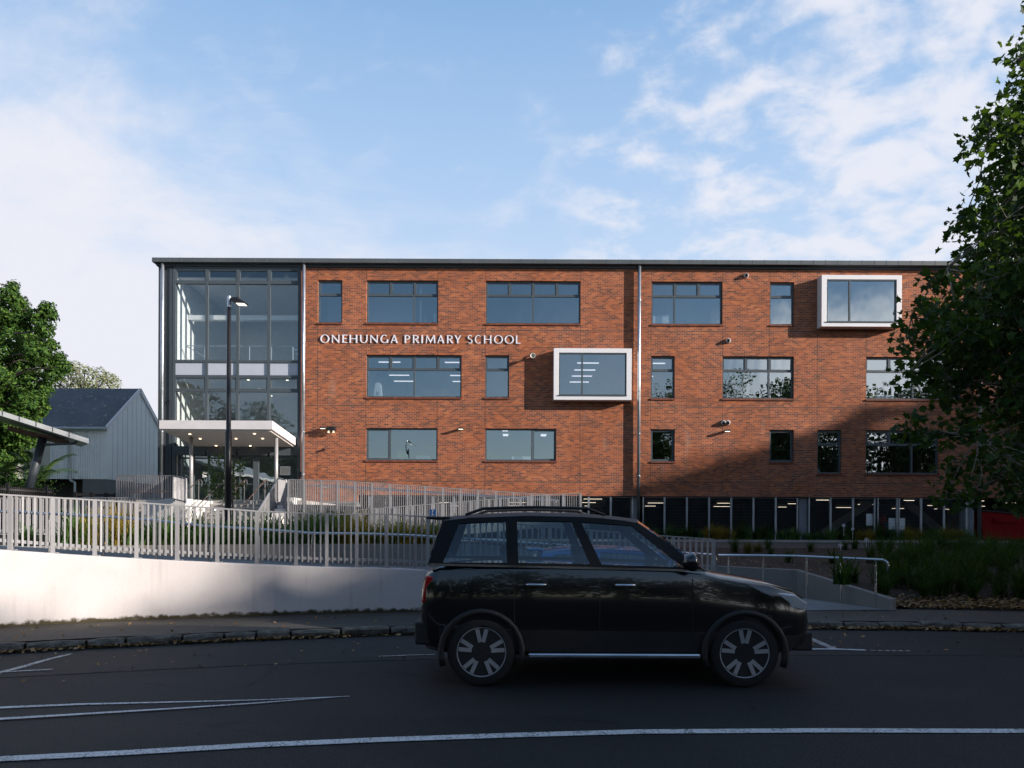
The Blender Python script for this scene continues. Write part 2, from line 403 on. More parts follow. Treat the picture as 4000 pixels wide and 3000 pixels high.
def kerb_mat():
    m, nt, out = new_mat('basalt_kerb'); e = N(nt); p = e.pos()
    c = e.ramp(e.noise(p, 7.0, 6.0, 0.7), [(0.25, (0.03, 0.028, 0.025)), (0.5, (0.12, 0.11, 0.096)), (0.78, (0.26, 0.24, 0.2))])
    nt.links.new(e.bsdf(c, 0.9, 0, 0.3, e.bump(e.noise(p, 14.0, 6.0, 0.7), 1.0, 0.05)), out.inputs[0]); return m
M['kerb'] = kerb_mat()
# ------------------------------------------------------------------ camera, sun, sky
cam = bpy.data.cameras.new('camera'); cam.sensor_width = 36.0; cam.sensor_fit = 'HORIZONTAL'
cam.lens = 36.0 * F / 4000.0; cam.shift_y = (HOR - 1500.0) / 4000.0; cam.clip_end = 3000.0; cam.clip_start = 0.05
cam_o = bpy.data.objects.new('camera', cam); COL.objects.link(cam_o); cam_o.location = (0, 0, HC)
cam_o.rotation_euler = (Euler((pi / 2, 0, 0)).to_matrix() @ Matrix.Rotation(ROLL, 3, 'Z')).to_euler()
scene.camera = cam_o
ST, SD = 2.9, 0.87                                     # sunlight moves (-ST, 1, -SD)
sd = Vector((-ST, 1.0, -SD)).normalized()
sun = bpy.data.lights.new('sun', 'SUN'); sun.energy = 4.5; sun.angle = radians(0.65); sun.color = (1.0, 0.91, 0.81)
sun_o = bpy.data.objects.new('sun', sun); COL.objects.link(sun_o); sun_o.rotation_euler = sd.to_track_quat('-Z', 'Y').to_euler()
sun_o.location = (60, -20, 60)
ELEV = math.asin(-sd.z); AZ = atan2(-sd.x, -sd.y)       # clockwise from +Y
w = bpy.data.worlds.new('World'); scene.world = w; w.use_nodes = True
nt = w.node_tree; e = N(nt)
bg = nt.nodes['Background']
sky = nt.nodes.new('ShaderNodeTexSky'); sky.sky_type = 'NISHITA'; sky.sun_disc = False
sky.sun_elevation = ELEV; sky.sun_rotation = AZ; sky.altitude = 0; sky.air_density = 1.0; sky.dust_density = 0.6; sky.ozone_density = 2.2
g = e.node('ShaderNodeTexCoord').outputs['Generated']
dx, dy, dz = e.sep(g)
hl = e.math('SQRT', e.math('ADD', e.math('MULTIPLY', dx, dx), e.math('MULTIPLY', dy, dy)))
hl = e.math('MAXIMUM', hl, 0.02)
az = e.math('DIVIDE', dx, hl); tn = e.math('DIVIDE', dz, hl)
zz = e.math('ADD', e.math('MAXIMUM', dz, 0.0), 0.34)
cp = e.comb(e.math('DIVIDE', dx, zz), e.math('DIVIDE', dy, zz), 0.0)
rot = e.node('ShaderNodeMapping'); e.put(rot.inputs['Vector'], cp); rot.inputs['Rotation'].default_value = (0, 0, radians(28)); rot.inputs['Scale'].default_value = (1.0, 1.25, 1.0)
n1 = e.noise(rot.outputs[0], 9.5, 4.0, 0.5, 0.3)      # small puffs
n2 = e.noise(cp, 1.25, 5.0, 0.55, 0.4)                   # broad masses
n3 = e.noise(rot.outputs[0], 2.1, 7.0, 0.65, 0.8)
n4 = e.noise(rot.outputs[0], 21.0, 5.0, 0.6, 0.3)
# bank of white cloud low on the left
lim = e.math('SUBTRACT', 0.285, e.math('MULTIPLY', az, 0.43))
lim = e.math('ADD', lim, e.math('MULTIPLY', e.math('SUBTRACT', n2, 0.5), 0.22))
lim = e.math('ADD', lim, e.math('MULTIPLY', e.math('SUBTRACT', n3, 0.5), 0.5))
lim = e.math('ADD', lim, e.math('MULTIPLY', e.math('SUBTRACT', n1, 0.5), 0.26))
left = e.smooth(e.math('SUBTRACT', lim, tn), -0.17, 0.19)
left = e.math('MULTIPLY', left, e.math('SUBTRACT', 1.0, e.math('MULTIPLY', e.smooth(az, -0.12, 0.12), 0.75)))
# broken puffs on the right
cov = e.math('ADD', e.math('MULTIPLY', e.math('SUBTRACT', az, 0.0), 1.15), e.math('MULTIPLY', e.math('SUBTRACT', 0.58, tn), 0.55))
cov = e.math('ADD', cov, e.math('MULTIPLY', e.math('SUBTRACT', n1, 0.5), 2.6))
cov = e.math('ADD', cov, e.math('MULTIPLY', e.math('SUBTRACT', n4, 0.5), 1.1))
cov = e.math('ADD', cov, e.math('MULTIPLY', e.math('SUBTRACT', n2, 0.5), 0.7))
right = e.math('MULTIPLY', e.smooth(cov, 0.02, 0.95), e.smooth(az, -0.06, 0.2))
# thin wisps higher up
wisp = e.math('MULTIPLY', e.smooth(e.math('ADD', e.math('MULTIPLY', n3, 0.6), e.math('MULTIPLY', n1, 0.4)), 0.5, 0.7), 0.5)
cl = e.math('MAXIMUM', e.math('MAXIMUM', left, e.math('MULTIPLY', right, 0.92)), wisp)
front = e.smooth(dy, -0.2, 0.15)
back = e.math('MULTIPLY', e.smooth(e.math('SUBTRACT', e.math('ADD', e.math('MULTIPLY', n2, 0.5), e.math('MULTIPLY', n3, 0.35)), tn), 0.08, 0.3), 0.75)
b2 = e.math('MULTIPLY', e.smooth(az, 0.26, 0.4), e.smooth(e.math('SUBTRACT', e.math('ADD', 0.315, e.math('MULTIPLY', e.math('SUBTRACT', n2, 0.5), 0.14)), tn), -0.02, 0.05))
back = e.math('MULTIPLY', back, e.math('ADD', 0.4, e.math('MULTIPLY', e.smooth(az, 0.1, 0.3), 0.6)))
b2 = e.math('MULTIPLY', b2, e.math('ADD', 0.6, e.math('MULTIPLY', n3, 0.7)), clamp=True)
SKYS = 0.085
def sk(r, g_, b_, k=1.0): return (r / SKYS * k, g_ / SKYS * k, b_ / SKYS * k)
# bright milky air over the northern half, whiter towards the horizon
air = e.ramp(tn, [(0.2, sk(0.36, 0.42, 0.5)), (0.5, sk(0.23, 0.325, 0.465)), (0.85, sk(0.115, 0.22, 0.385))])
base = e.mix(e.math('MULTIPLY', front, 0.92), sky.outputs[0], air)
c = e.mix(e.math('MULTIPLY', cl, front), base, sk(0.42, 0.427, 0.468))
c = e.mix(e.math('MULTIPLY', back, e.math('SUBTRACT', 1.0, front)), c, sk(0.36, 0.365, 0.4))
c = e.mix(e.math('MULTIPLY', b2, e.math('SUBTRACT', 1.0, front)), c, sk(0.8, 0.79, 0.82))
nt.links.new(c, bg.inputs[0]); bg.inputs[1].default_value = SKYS
scene.view_settings.view_transform = 'Standard'; scene.view_settings.look = 'None'
scene.view_settings.gamma = 1.0; scene.view_settings.exposure = 1.0
cy = scene.cycles
cy.max_bounces = 6; cy.diffuse_bounces = 3; cy.glossy_bounces = 3; cy.transparent_max_bounces = 12; cy.transmission_bounces = 3
cy.sample_clamp_indirect = 4.0; cy.caustics_reflective = False; cy.caustics_refractive = False
cy.use_denoising = True
# ------------------------------------------------------------------ ground, road, kerb
mb = MB(); mb.quad((-400, -300, -0.06), (400, -300, -0.06), (400, 600, -0.06), (-400, 600, -0.06))
kind(mb.build('ground', M['grassg']), 'structure')
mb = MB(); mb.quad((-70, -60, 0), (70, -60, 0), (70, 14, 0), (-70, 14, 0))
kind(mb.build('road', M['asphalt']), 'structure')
k0, k1, k2 = gd(0, 2553), gd(1500, 2483), gd(4000, 2468)
def circ(a, b, c):
    ax, ay, bx, by, cx, cy_ = a.x, a.y, b.x, b.y, c.x, c.y
    d = 2 * (ax * (by - cy_) + bx * (cy_ - ay) + cx * (ay - by))
    ux = ((ax**2 + ay**2) * (by - cy_) + (bx**2 + by**2) * (cy_ - ay) + (cx**2 + cy_**2) * (ay - by)) / d
    uy = ((ax**2 + ay**2) * (cx - bx) + (bx**2 + by**2) * (ax - cx) + (cx**2 + cy_**2) * (bx - ax)) / d
    return ux, uy, sqrt((ax - ux)**2 + (ay - uy)**2)
KX, KY, KR = circ(k0, k1, k2)
print('kerb circle', KX, KY, KR)
def kp(x, off=0.0, z=0.0):
    """point on the kerb arc above abscissa x of the arc, pushed off metres to the school side"""
    a = math.asin(max(-0.95, min(0.95, (x - KX) / KR)))
    return Vector((KX + (KR + off) * sin(a), KY + (KR + off) * cos(a), z))
def strip(name, xs, o0, o1, z, m, z1=None):
    mb = MB(); z1 = z if z1 is None else z1
    for a, b in zip(xs, xs[1:]):
        mb.quad(kp(a, o0, z), kp(b, o0, z), kp(b, o1, z1), kp(a, o1, z1))
    return kind(mb.build(name, m), 'structure')
XS = [KX - 0.8 * KR + i * 0.6 for i in range(int(1.6 * KR / 0.6))]
KH = 0.12
strip('footpath', XS, 0.16, 4.2, KH, M['path'])
# parking lane of darker asphalt, its edge read from the photo
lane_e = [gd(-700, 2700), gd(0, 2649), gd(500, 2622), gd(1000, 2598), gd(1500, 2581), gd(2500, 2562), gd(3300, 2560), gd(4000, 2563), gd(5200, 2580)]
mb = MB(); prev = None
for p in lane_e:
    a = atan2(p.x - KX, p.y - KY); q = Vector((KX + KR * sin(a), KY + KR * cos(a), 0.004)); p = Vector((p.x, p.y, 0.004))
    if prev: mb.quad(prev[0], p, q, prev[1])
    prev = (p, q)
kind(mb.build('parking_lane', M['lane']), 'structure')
# basalt kerb: split stones, uneven faces
rk = random.Random(3); mb = MB(); x = KX - 0.75 * KR
while x < KX + 0.75 * KR:
    L = rk.uniform(0.34, 0.72); g = 0.018
    n = 3; top = KH + rk.uniform(-0.008, 0.014); fo = rk.uniform(-0.025, 0.02)
    base = len(mb.v); secs = []
    for i in range(n + 1):
        t = x + g + (L - 2 * g) * i / n
        en = 0.02 if i in (0, n) else 0.0
        j = rk.uniform(-0.012, 0.012)
        secs.append([kp(t, fo + 0.02 + en, -0.02), kp(t, fo - 0.02 + en + j, 0.045), kp(t, fo - 0.01 + en - j, top - 0.03), kp(t, fo + 0.03 + en, top - en * 0.5), kp(t, 0.2, top - 0.004 - en * 0.5)])
    for a, b in zip(secs, secs[1:]):
        for i in range(4): mb.quad(a[i], b[i], b[i + 1], a[i + 1])
    for s_ in (secs[0], secs[-1]): mb.add(s_, [tuple(range(5))])
    x += L
mb.box(0, 0.001, 0, 0.001, -0.03, -0.029)
ko = kind(mb.build('kerb', M['kerb']), 'structure')
mb = MB()                                               # mortar and soil behind and between the stones
for a, b in zip(XS, XS[1:]): mb.quad(kp(a, 0.045, -0.02), kp(b, 0.045, -0.02), kp(b, 0.06, KH - 0.02), kp(a, 0.06, KH - 0.02)); mb.quad(kp(a, 0.06, KH - 0.02), kp(b, 0.06, KH - 0.02), kp(b, 0.2, KH - 0.006), kp(a, 0.2, KH - 0.006))
kind(mb.build('kerb_bedding', M['soil']), 'structure')
# ------------------------------------------------------------------ painted lines
def line(name, pts, w, m=None, z=0.008, taper=None):
    mb = MB(); P = [gd(*p) for p in pts]; L = []
    for i, p in enumerate(P):
        d = (P[min(i + 1, len(P) - 1)] - P[max(i - 1, 0)]).normalized(); nrm = Vector((-d.y, d.x, 0))
        ww = w if taper is None else lerp(w, taper, i / (len(P) - 1))
        L.append((Vector((p.x, p.y, z)) + nrm * ww / 2, Vector((p.x, p.y, z)) - nrm * ww / 2))
    for a, b in zip(L, L[1:]): mb.quad(a[1], b[1], b[0], a[0])
    return kind(mb.build(name, m or M['paint']), 'structure')
line('lane_marking', [(-400, 3012), (0, 2968), (500, 2943), (1000, 2913.5), (1500, 2892), (2000, 2875), (2500, 2861), (3246, 2856), (4000, 2858.6), (4400, 2864)], 0.115)
line('median_marking', [(-300, 2784), (0, 2767), (300, 2754), (640, 2746), (1000, 2737), (1366, 2722.5)], 0.09, taper=0.012)
line('median_marking', [(-300, 2828), (0, 2813), (350, 2792), (680, 2772), (1000, 2751), (1250, 2731), (1366, 2723.5)], 0.085, z=0.012, taper=0.012)
line('parking_marking', [(-40, 2640), (90, 2606), (190, 2577), (278, 2556)], 0.1, M['paintworn'], taper=0.07)
line('parking_marking', [(-200, 2640), (0, 2630), (90, 2624), (205, 2618)], 0.055, M['paintworn'], z=0.012)
line('parking_marking', [(3112, 2475), (3180, 2502), (3225, 2522), (3262, 2538)], 0.11, M['paintworn'])
line('parking_marking', [(3140, 2538), (3270, 2538.5), (3381, 2542.5)], 0.085, M['paint'], z=0.012)
for i in range(6): line('parking_marking', [(3402 + i * 27, 2543.5 + i * 0.4), (3420 + i * 27, 2543.8 + i * 0.4)], 0.05, M['paintworn'], z=0.012)
line('parking_marking', [(1480, 2567), (1600, 2562), (1700, 2560)], 0.04, M['paintworn'], z=0.012)
# ------------------------------------------------------------------ the school
XL, XR = fx(617), fx(4750)
ZB = fz(1936)                    # underside of the brick over the carpark
ZT = fz(1049)                    # top of the brick
school = root('school_building', ((XL + XR) / 2, WY, 0.9), 'three storey red brick school building with flat dark roof and glazed left end', 'building')
W1, W2, W3 = (1097, 1264), (1387.5, 1553.5), (1674, 1800)
# (x0,x1,y0,y1, number of top lights, bottom mullion fractions)
WIN = [
 (1240.5, 1335.6, *W1, 1, []), (1430.4, 1710.3, *W1, 3, [.66]), (1896, 2266.5, *W1, 4, [.5]), (2544, 2821, *W1, 3, [.33]), (3006, 3101, *W1, 1, []), (3846, 4125, *W1, 3, [.5]),
 (1430.4, 1803, *W2, 4, [.5]), (1895, 1989, *W2, 1, []), (2542.7, 2635.6, *W2, 1, []), (2822, 3101, *W2, 3, [.66]), (3383, 3757, *W2, 4, [.5]), (3940, 4220, *W2, 3, [.5]),
 (1430.4, 1710.3, *W3, 0, [.333]), (1896, 2173.8, *W3, 0, [.66]), (2543, 2637, *W3, 0, []), (3007, 3102, *W3, 0, []), (3194, 3288.5, 1674, 1844, 1, []), (3383, 3669, 1674, 1844, 3, [.645]), (3940, 4220, 1674, 1844, 3, [.5])]
BAYS = [(2163, 2467, 1359, 1560.7, .345), (3208, 3521, 1068, 1269.5, .333)]
holes = [(fx(a), fx(b), fz(d), fz(c)) for a, b, c, d, *_ in WIN]
BD = 0.5
for a, b, c, d, f in BAYS:
    holes.append((fx(a) + .25, fx(b) - .2, fz(d) + .25, fz(c) - .25))
XBL = fx(1172)                   # left end of the brick
LOWL = fx(1399)                  # carpark opening starts here
def grid_wall(mb, x0, x1, z0, z1, hs, y, t):
    xs = sorted({x0, x1, *[v for h in hs for v in h[:2]]}); zs = sorted({z0, z1, *[v for h in hs for v in h[2:]]})
    xs = [v for v in xs if x0 - 1e-6 <= v <= x1 + 1e-6]; zs = [v for v in zs if z0 - 1e-6 <= v <= z1 + 1e-6]
    for a, b in zip(xs, xs[1:]):
        for c, d in zip(zs, zs[1:]):
            mx, mz = (a + b) / 2, (c + d) / 2
            if any(h[0] < mx < h[1] and h[2] < mz < h[3] for h in hs): continue
            mb.quad((a, y, c), (b, y, c), (b, y, d), (a, y, d)); mb.quad((a, y + t, d), (b, y + t, d), (b, y + t, c), (a, y + t, c))
    for h in hs:
        a, b, c, d = h
        mb.quad((a, y, c), (a, y + t, c), (b, y + t, c), (b, y, c)); mb.quad((a, y, d), (b, y, d), (b, y + t, d), (a, y + t, d))
        mb.quad((a, y, c), (a, y, d), (a, y + t, d), (a, y + t, c)); mb.quad((b, y, c), (b, y + t, c), (b, y + t, d), (b, y, d))
mb = MB(); grid_wall(mb, XBL, XR, ZB, ZT, holes, WY, 0.3)
mb.quad((XBL, WY, ZB), (XBL, WY, ZT), (XBL, WY + .3, ZT), (XBL, WY + .3, ZB))
mb.quad((LOWL, WY, ZB), (XR, WY, ZB), (XR, WY + .3, ZB), (LOWL, WY + .3, ZB))
ZL = fz(1962)
mb.quad((XBL, WY, ZL), (LOWL, WY, ZL), (LOWL, WY, ZB), (XBL, WY, ZB)); mb.quad((LOWL, WY, ZL), (LOWL, WY + 6, ZL), (LOWL, WY + 6, ZB), (LOWL, WY, ZB))
brickw = mb.build('brick_wall', M['brick'], school)
mb = MB(); mb.box(XBL, LOWL - .01, WY + .02, WY + 6, 0.6, ZL); mb.box(XBL, LOWL + .02, WY - .05, WY + .019, ZL - .1, ZL - .005)
mb.build('concrete_base', M['conc'], school)
# movement joints
mb = MB()
for py in (1291, 1587.5, 1881):
    mb.box(XBL, XR, WY - .004, WY + .002, fz(py) - .013, fz(py) + .013)
for px in (1240, 1430, 1709, 1896, 2267, 2543, 2822, 3006, 3193.5, 3383, 3846):
    segs = [(ZB, ZT)]
    for h in holes:
        if h[0] - .1 < fx(px) < h[1] + .1: segs = [s_ for a, b in segs for s_ in ((a, min(b, h[2] - .02)), (max(a, h[3]), b)) if s_[1] - s_[0] > .1]
    for a, b in segs: mb.box(fx(px) - .008, fx(px) + .008, WY - .003, WY + .002, a, b)
mb.build('movement_joint', M['joint'], school)
# windows
def bars(mb, x0, x1, z0, z1, w, y0, y1):
    mb.box(x0, x0 + w, y0, y1, z0, z1); mb.box(x1 - w, x1, y0, y1, z0, z1)
    mb.box(x0 + w, x1 - w, y0, y1, z0, z0 + w); mb.box(x0 + w, x1 - w, y0, y1, z1 - w, z1)
for (a, b, c, d, tops, mul) in WIN:
    x0, x1, z0, z1 = fx(a), fx(b), fz(d), fz(c); y0, y1 = WY + .1, WY + .2
    mb = MB(); bars(mb, x0, x1, z0, z1, .07, y0, y1); lowtop = z1
    if tops:
        zt = z1 - (z1 - z0) * (.335 if (d - c) < 168 else .33)
        mb.box(x0 + .07, x1 - .07, y0 + .002, y1, zt - .05, zt + .03); lowtop = zt
        ws = (x1 - x0) / tops
        for i in range(1, tops): mb.box(x0 + ws * i - .045, x0 + ws * i + .045, y0 + .003, y1, zt + .03, z1 - .07)
        for i in range(tops): bars(mb, x0 + ws * i + (.07 if i == 0 else .045), x0 + ws * (i + 1) - (.07 if i == tops - 1 else .045), zt + .03, z1 - .07, .045, y0 + .02, y1)
    edges = [0] + mul + [1]
    for f_ in mul: mb.box(x0 + (x1 - x0) * f_ - .04, x0 + (x1 - x0) * f_ + .04, y0 + .004, y1, z0 + .07, lowtop - (.05 if tops else .07))
    if not tops:      # one opening sash in each of the low windows
        i = 0 if (b - a) < 120 or a < 1800 else len(edges) - 2
        bars(mb, x0 + (x1 - x0) * edges[i] + .06, x0 + (x1 - x0) * edges[i + 1] - .06, z0 + .068, z1 - .068, .05, y0 + .015, y1)
    wo = mb.build('window', M['frame'], school)
    mb = MB(); mb.quad((x0 + .03, y0 + .05, z0 + .03), (x1 - .03, y0 + .05, z0 + .03), (x1 - .03, y0 + .05, z1 - .03), (x0 + .03, y0 + .05, z1 - .03))
    mb.build('pane', M['glass'], wo)
    mb = MB()
    xx = x0 - .02
    while xx < x1 + .02:
        mb.box(xx + .004, min(xx + .07, x1 + .03), WY - .055, WY + .1, z0 - .085, z0 - .002); xx += .074
    mb.build('brick_sill', M['sillbrick'], wo)
# white projecting bay windows
for (a, b, c, d, mf) in BAYS:
    # pixel sizes were read on the front face, which stands BD in front of the wall
    k = (WY - BD) / WY
    x0, x1, z0, z1 = fx(a) * k, fx(b) * k, HC + (fz(d) - HC) * k, HC + (fz(c) - HC) * k; y0 = WY - BD
    mb = MB(); t, tb = .25, .22
    gx0, gx1, gz0, gz1 = x0 + t, x1 - t, z0 + tb, z1 - tb
    for (p, q, r, s_) in ((x0, gx0, z0, z1), (gx1, x1, z0, z1), (gx0, gx1, z0, gz0), (gx0, gx1, gz1, z1)):
        mb.box(p, q, y0, WY - .002, r, s_)
    bay = mb.build('bay_window', M['white'], school, bevel=.008)
    mb = MB(); bars(mb, gx0, gx1, gz0, gz1, .06, y0 + .03, y0 + .12); xm = lerp(gx0, gx1, mf); mb.box(xm - .04, xm + .04, y0 + .032, y0 + .12, gz0 + .06, gz1 - .06)
    mb.box(gx0 - .06, gx1 + .03, y0 - .03, y0 + .028, gz0 - .03, gz0 + .012)
    mb.build('bay_frame', M['frame'], bay)
    mb = MB(); mb.quad((gx0 + .03, y0 + .07, gz0 + .03), (gx1 - .03, y0 + .07, gz0 + .03), (gx1 - .03, y0 + .07, gz1 - .03), (gx0 + .03, y0 + .07, gz1 - .03)); mb.build('pane', M['glass'], bay)
# roof edge
OH = 0.32
def fzz(py, y): return HC + (HOR - py) * y / F
yr = WY - OH
mb = MB(); zf1, zf0 = fzz(1012, yr), fzz(1028.5, yr)
mb.box(XL - .16, XR, yr, WY + 21, zf0, zf1)
mb.m = 1; x = XL + .1
while x < XR: mb.box(x - .012, x + .012, yr - .008, yr + .02, zf0 + .004, zf1 + .012); x += .6
roofo = mb.build('roof', [M['roof'], M['seam']], school)
mb = MB(); mb.box(XL - .03, XR, WY - .05, WY + .35, ZT, zf0 - .001); mb.box(XL - .06, XR, WY - .09, WY - .051, ZT + .02, ZT + .2)
mb.build('eave_band', M['steel_grey'], school)
# end wall, back wall and floors
mb = MB()
mb.box(XL, XL + .25, WY + .05, WY + 21, 0.5, ZT); mb.box(XR - .25, XR, WY + .35, WY + 21, 0.5, ZT)
mb.box(XL + .25, XR - .25, WY + 20.7, WY + 21, 3.0, ZT)
mb.build('end_wall', M['gable'], school)  # unseen walls, made pale to bounce light onto the hall gable
ZF = [2.76, 7.25, 10.95]; ZC = [6.75, 10.36, 14.12]
mb = MB(); XI = fx(1192)
for i, (zf, zc) in enumerate(zip(ZF, ZC)):
    bk = WY + (8.0, 9.0, 8.0)[i]
    z0 = zf if i else ZB + .3
    mb.quad((XI, WY + .3, z0), (XR - .3, WY + .3, z0), (XR - .3, bk, z0), (XI, bk, z0))
    mb.quad((XI, WY + .3, zc), (XI, bk, zc), (XR - .3, bk, zc), (XR - .3, WY + .3, zc))
    mb.quad((XI, bk, z0), (XR - .3, bk, z0), (XR - .3, bk, zc), (XI, bk, zc))
    for px in ((1880, 2700, 2860, 3340), (1390, 2050, 2500, 2720, 3200), (1380, 1640, 2300, 2870, 3150))[i]:
        mb.box(fx(px) - .06, fx(px) + .06, WY + .31, bk - .01, z0 + .01, zc - .01)
mb.build('room_interior', M['room'], school)
mb = MB(); mb.box(fx(1392), fx(1600), WY + 1.6, WY + 1.7, ZF[2] + .02, ZC[2] - .02); mb.box(fx(1225), fx(1330), WY + 2.4, WY + 2.5, ZF[2] + .02, ZC[2] - .02); mb.box(fx(2660), fx(2862), WY + 3.2, WY + 3.3, ZF[2] + .02, ZC[2] - .02)
mb.build('room_partition', M['roompale'], school)
mb = MB(); mb.quad((fx(2640), WY + 5, ZF[2]), (fx(2745), WY + 5, ZF[2]), (fx(2745), WY + 5, ZF[2] + 2.3), (fx(2640), WY + 5, ZF[2] + 2.3))
mb.build('room_door', M['corr'], school)
# carpark under the building
CB = WY + 20.6; ZG = 1.0
mb = MB()
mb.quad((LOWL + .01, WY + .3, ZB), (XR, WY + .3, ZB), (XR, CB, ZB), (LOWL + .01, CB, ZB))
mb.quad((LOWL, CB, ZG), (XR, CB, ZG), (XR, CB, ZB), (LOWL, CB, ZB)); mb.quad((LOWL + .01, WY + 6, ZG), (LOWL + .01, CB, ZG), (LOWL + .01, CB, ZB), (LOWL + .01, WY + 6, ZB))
for px in (2484, 3147, 3800):
    for yy in (8, 15): mb.box(fx(px) - .3, fx(px) + .3, WY + yy, WY + yy + .5, ZG, ZB - .01)
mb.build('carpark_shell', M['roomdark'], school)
mb = MB(); mb.quad((LOWL - 1, WY - .4, ZG), (XR + 3, WY - .4, ZG), (XR + 3, CB, ZG), (LOWL - 1, CB, ZG))
kind(mb.build('carpark_floor', M['drive']), 'structure')
posts = [1445, 1526, 1606, 1692, 1776, 1866, 1956, 2036, 2120, 2205, 2302.5, 2389, 2474, 2516, 2599.5, 2687, 2773.8, 2860.6, 2947.7, 3035, 3119.5, 3165.5, 3249.5, 3337.4, 3422, 3435, 3510, 3518, 3604, 3693.7, 3781.5]
for px in posts:
    mb = MB(); w_ = .045 if px not in (2474, 2516, 3119.5, 3165.5, 3422, 3435, 3510, 3518) else .03
    mb.box(fx(px) - w_, fx(px) + w_, WY + .06, WY + .16, ZG - .2, ZB - .03)
    mb.build('screen_post', M['galv'], school)
for px, hw in ((2485, .18), (3147, .2), (3800, .24)):
    mb = MB(); mb.box(fx(px) - hw, fx(px) + hw, WY + .22, WY + .6, ZG - .2, ZB - .01); mb.build('carpark_column', M['column'], school)
for a, b in zip(posts, posts[1:]):
    if b - a < 25 or (a, b) in ((2474, 2516), (3119.5, 3165.5)): continue
    mb = MB(); x0, x1 = fx(a) + .05, fx(b) - .05; z0, z1 = ZG + .02, ZB - .08; y = WY + .13
    n = int((x1 - x0) / .05)
    for i in range(n + 1):
        x = lerp(x0, x1, i / n); mb.quad((x - .002, y, z0), (x + .002, y, z0), (x + .002, y, z1), (x - .002, y, z1))
    for i in range(15):
        z = lerp(z0, z1, i / 14); mb.quad((x0, y + .003, z - .003), (x1, y + .003, z - .003), (x1, y + .003, z + .003), (x0, y + .003, z + .003))
    mb.box(x0, x1, y - .02, y + .02, z1, z1 + .04)
    mb.build('mesh_panel', M['wire'], school)
# sloping stair and brace seen through the mesh
for p, q in (((3215, 2085), (3400, 1962)), ((3540, 1962), (3680, 2080))):
    mb = MB(); a, b = at(*p, WY + 4), at(*q, WY + 4)
    mb.beam(a, b, .1, .42); mb.build('steel_brace', M['column'], school)
# downpipes
for px, zb in ((640, 2.4), (1189.5, 2.5), (2493.5, 1.0), (3820, 1.0)):
    mb = MB(); x = fx(px); y = WY - .17
    mb.tube([(x, WY - .02, ZT + .3), (x, y, ZT + .22), (x, y, zb)], .083, 12)
    for z in (12.9, 10.7, 8.4, 6.3, 4.2): mb.tube([(x, y, z), (x, y, z + .05)], .092, 12)
    dp = mb.build('downpipe', M['pipe'], school, smooth=False)
    for pl in dp.data.polygons: pl.use_smooth = len(pl.vertices) == 4
    mb = MB()
    for z in (12.9, 10.7, 8.4, 6.3, 4.2): mb.tube([(x - .03, WY, z + .02), (x, y + .05, z + .02)], .012, 6)
    mb.build('pipe_bracket', M['galv'], dp)
# ------------------------------------------------------------------ glazed entrance end
mb = MB(); mb.box(fx(617), fx(671), WY + .02, WY + .3, 1.5, ZT); mb.box(fx(662), fx(672), WY - .04, WY + .019, 2.4, ZT - .05); mb.box(fx(1166), fx(1176), WY - .06, WY + .3, 2.4, ZT)
mb.build('cladding_panel', M['steel_grey'], school)
gx = [680, 807, 928, 1049.5, 1169]; gzs = [1050, 1109, 1416, 1476, 1531, 1758]
mb = MB(); y0, y1 = WY - .03, WY + .12
ZE = ZF[0]
for i, px in enumerate(gx): mb.box(fx(px) - .07, fx(px) + .07, y0, y1, ZE if i in (0, 4) else fz(1758), fz(1050))
for py, h in ((1054, .07), (1109, .07), (1416, .06), (1476, .07), (1531, .06), (1766, .22)):
    for a, b in zip(gx, gx[1:]): mb.box(fx(a) + .07, fx(b) - .07, y0 + .004, y1, fz(py) - h, fz(py) + h)
for a, b in zip(gx, gx[1:]):
    for zt, zb in ((1054, 1109), (1476, 1531)): bars(mb, fx(a) + .07, fx(b) - .07, fz(zb) + .06, fz(zt) - .065, .045, y0 + .02, y1 - .02)
gw = mb.build('glazed_wall', M['frame'], school)
mb = MB(); y = WY + .05
for c, d in ((1109, 1054), (1416, 1109), (1531, 1476), (1766, 1531)): mb.quad((fx(680), y, fz(c)), (fx(1169), y, fz(c)), (fx(1169), y, fz(d)), (fx(680), y, fz(d)))
mb.build('pane', M['lobby'], gw)
mb = MB(); mb.box(fx(680), fx(1169), y - .02, y + .02, fz(1476), fz(1416)); mb.build('spandrel', M['spandrel'], gw)
mb = MB()   # entrance doors below the canopy
dz1 = fz(1772)
for px in (690, 745, 806, 870, 930, 990, 1072, 1160): mb.box(fx(px) - .045, fx(px) + .045, WY + .3, WY + .4, ZE, dz1)
mb.box(fx(982), fx(1003), WY + .29, WY + .42, ZE, dz1 - .25); mb.box(fx(690), fx(1160), WY + .3, WY + .39, dz1 - .3, dz1 - .22); mb.box(fx(690), fx(1160), WY + .3, WY + .39, ZE, ZE + .1); mb.box(fx(690), fx(1160), WY + .31, WY + .38, ZE + .98, ZE + 1.03)
eds = mb.build('entrance_door', M['frame'], gw)
mb = MB(); mb.quad((fx(672), WY + .35, ZE), (fx(1168), WY + .35, ZE), (fx(1168), WY + .35, dz1), (fx(672), WY + .35, dz1)); mb.build('pane', M['lobby'], eds) if False else mb.build('door_pane', M['glass'], gw)
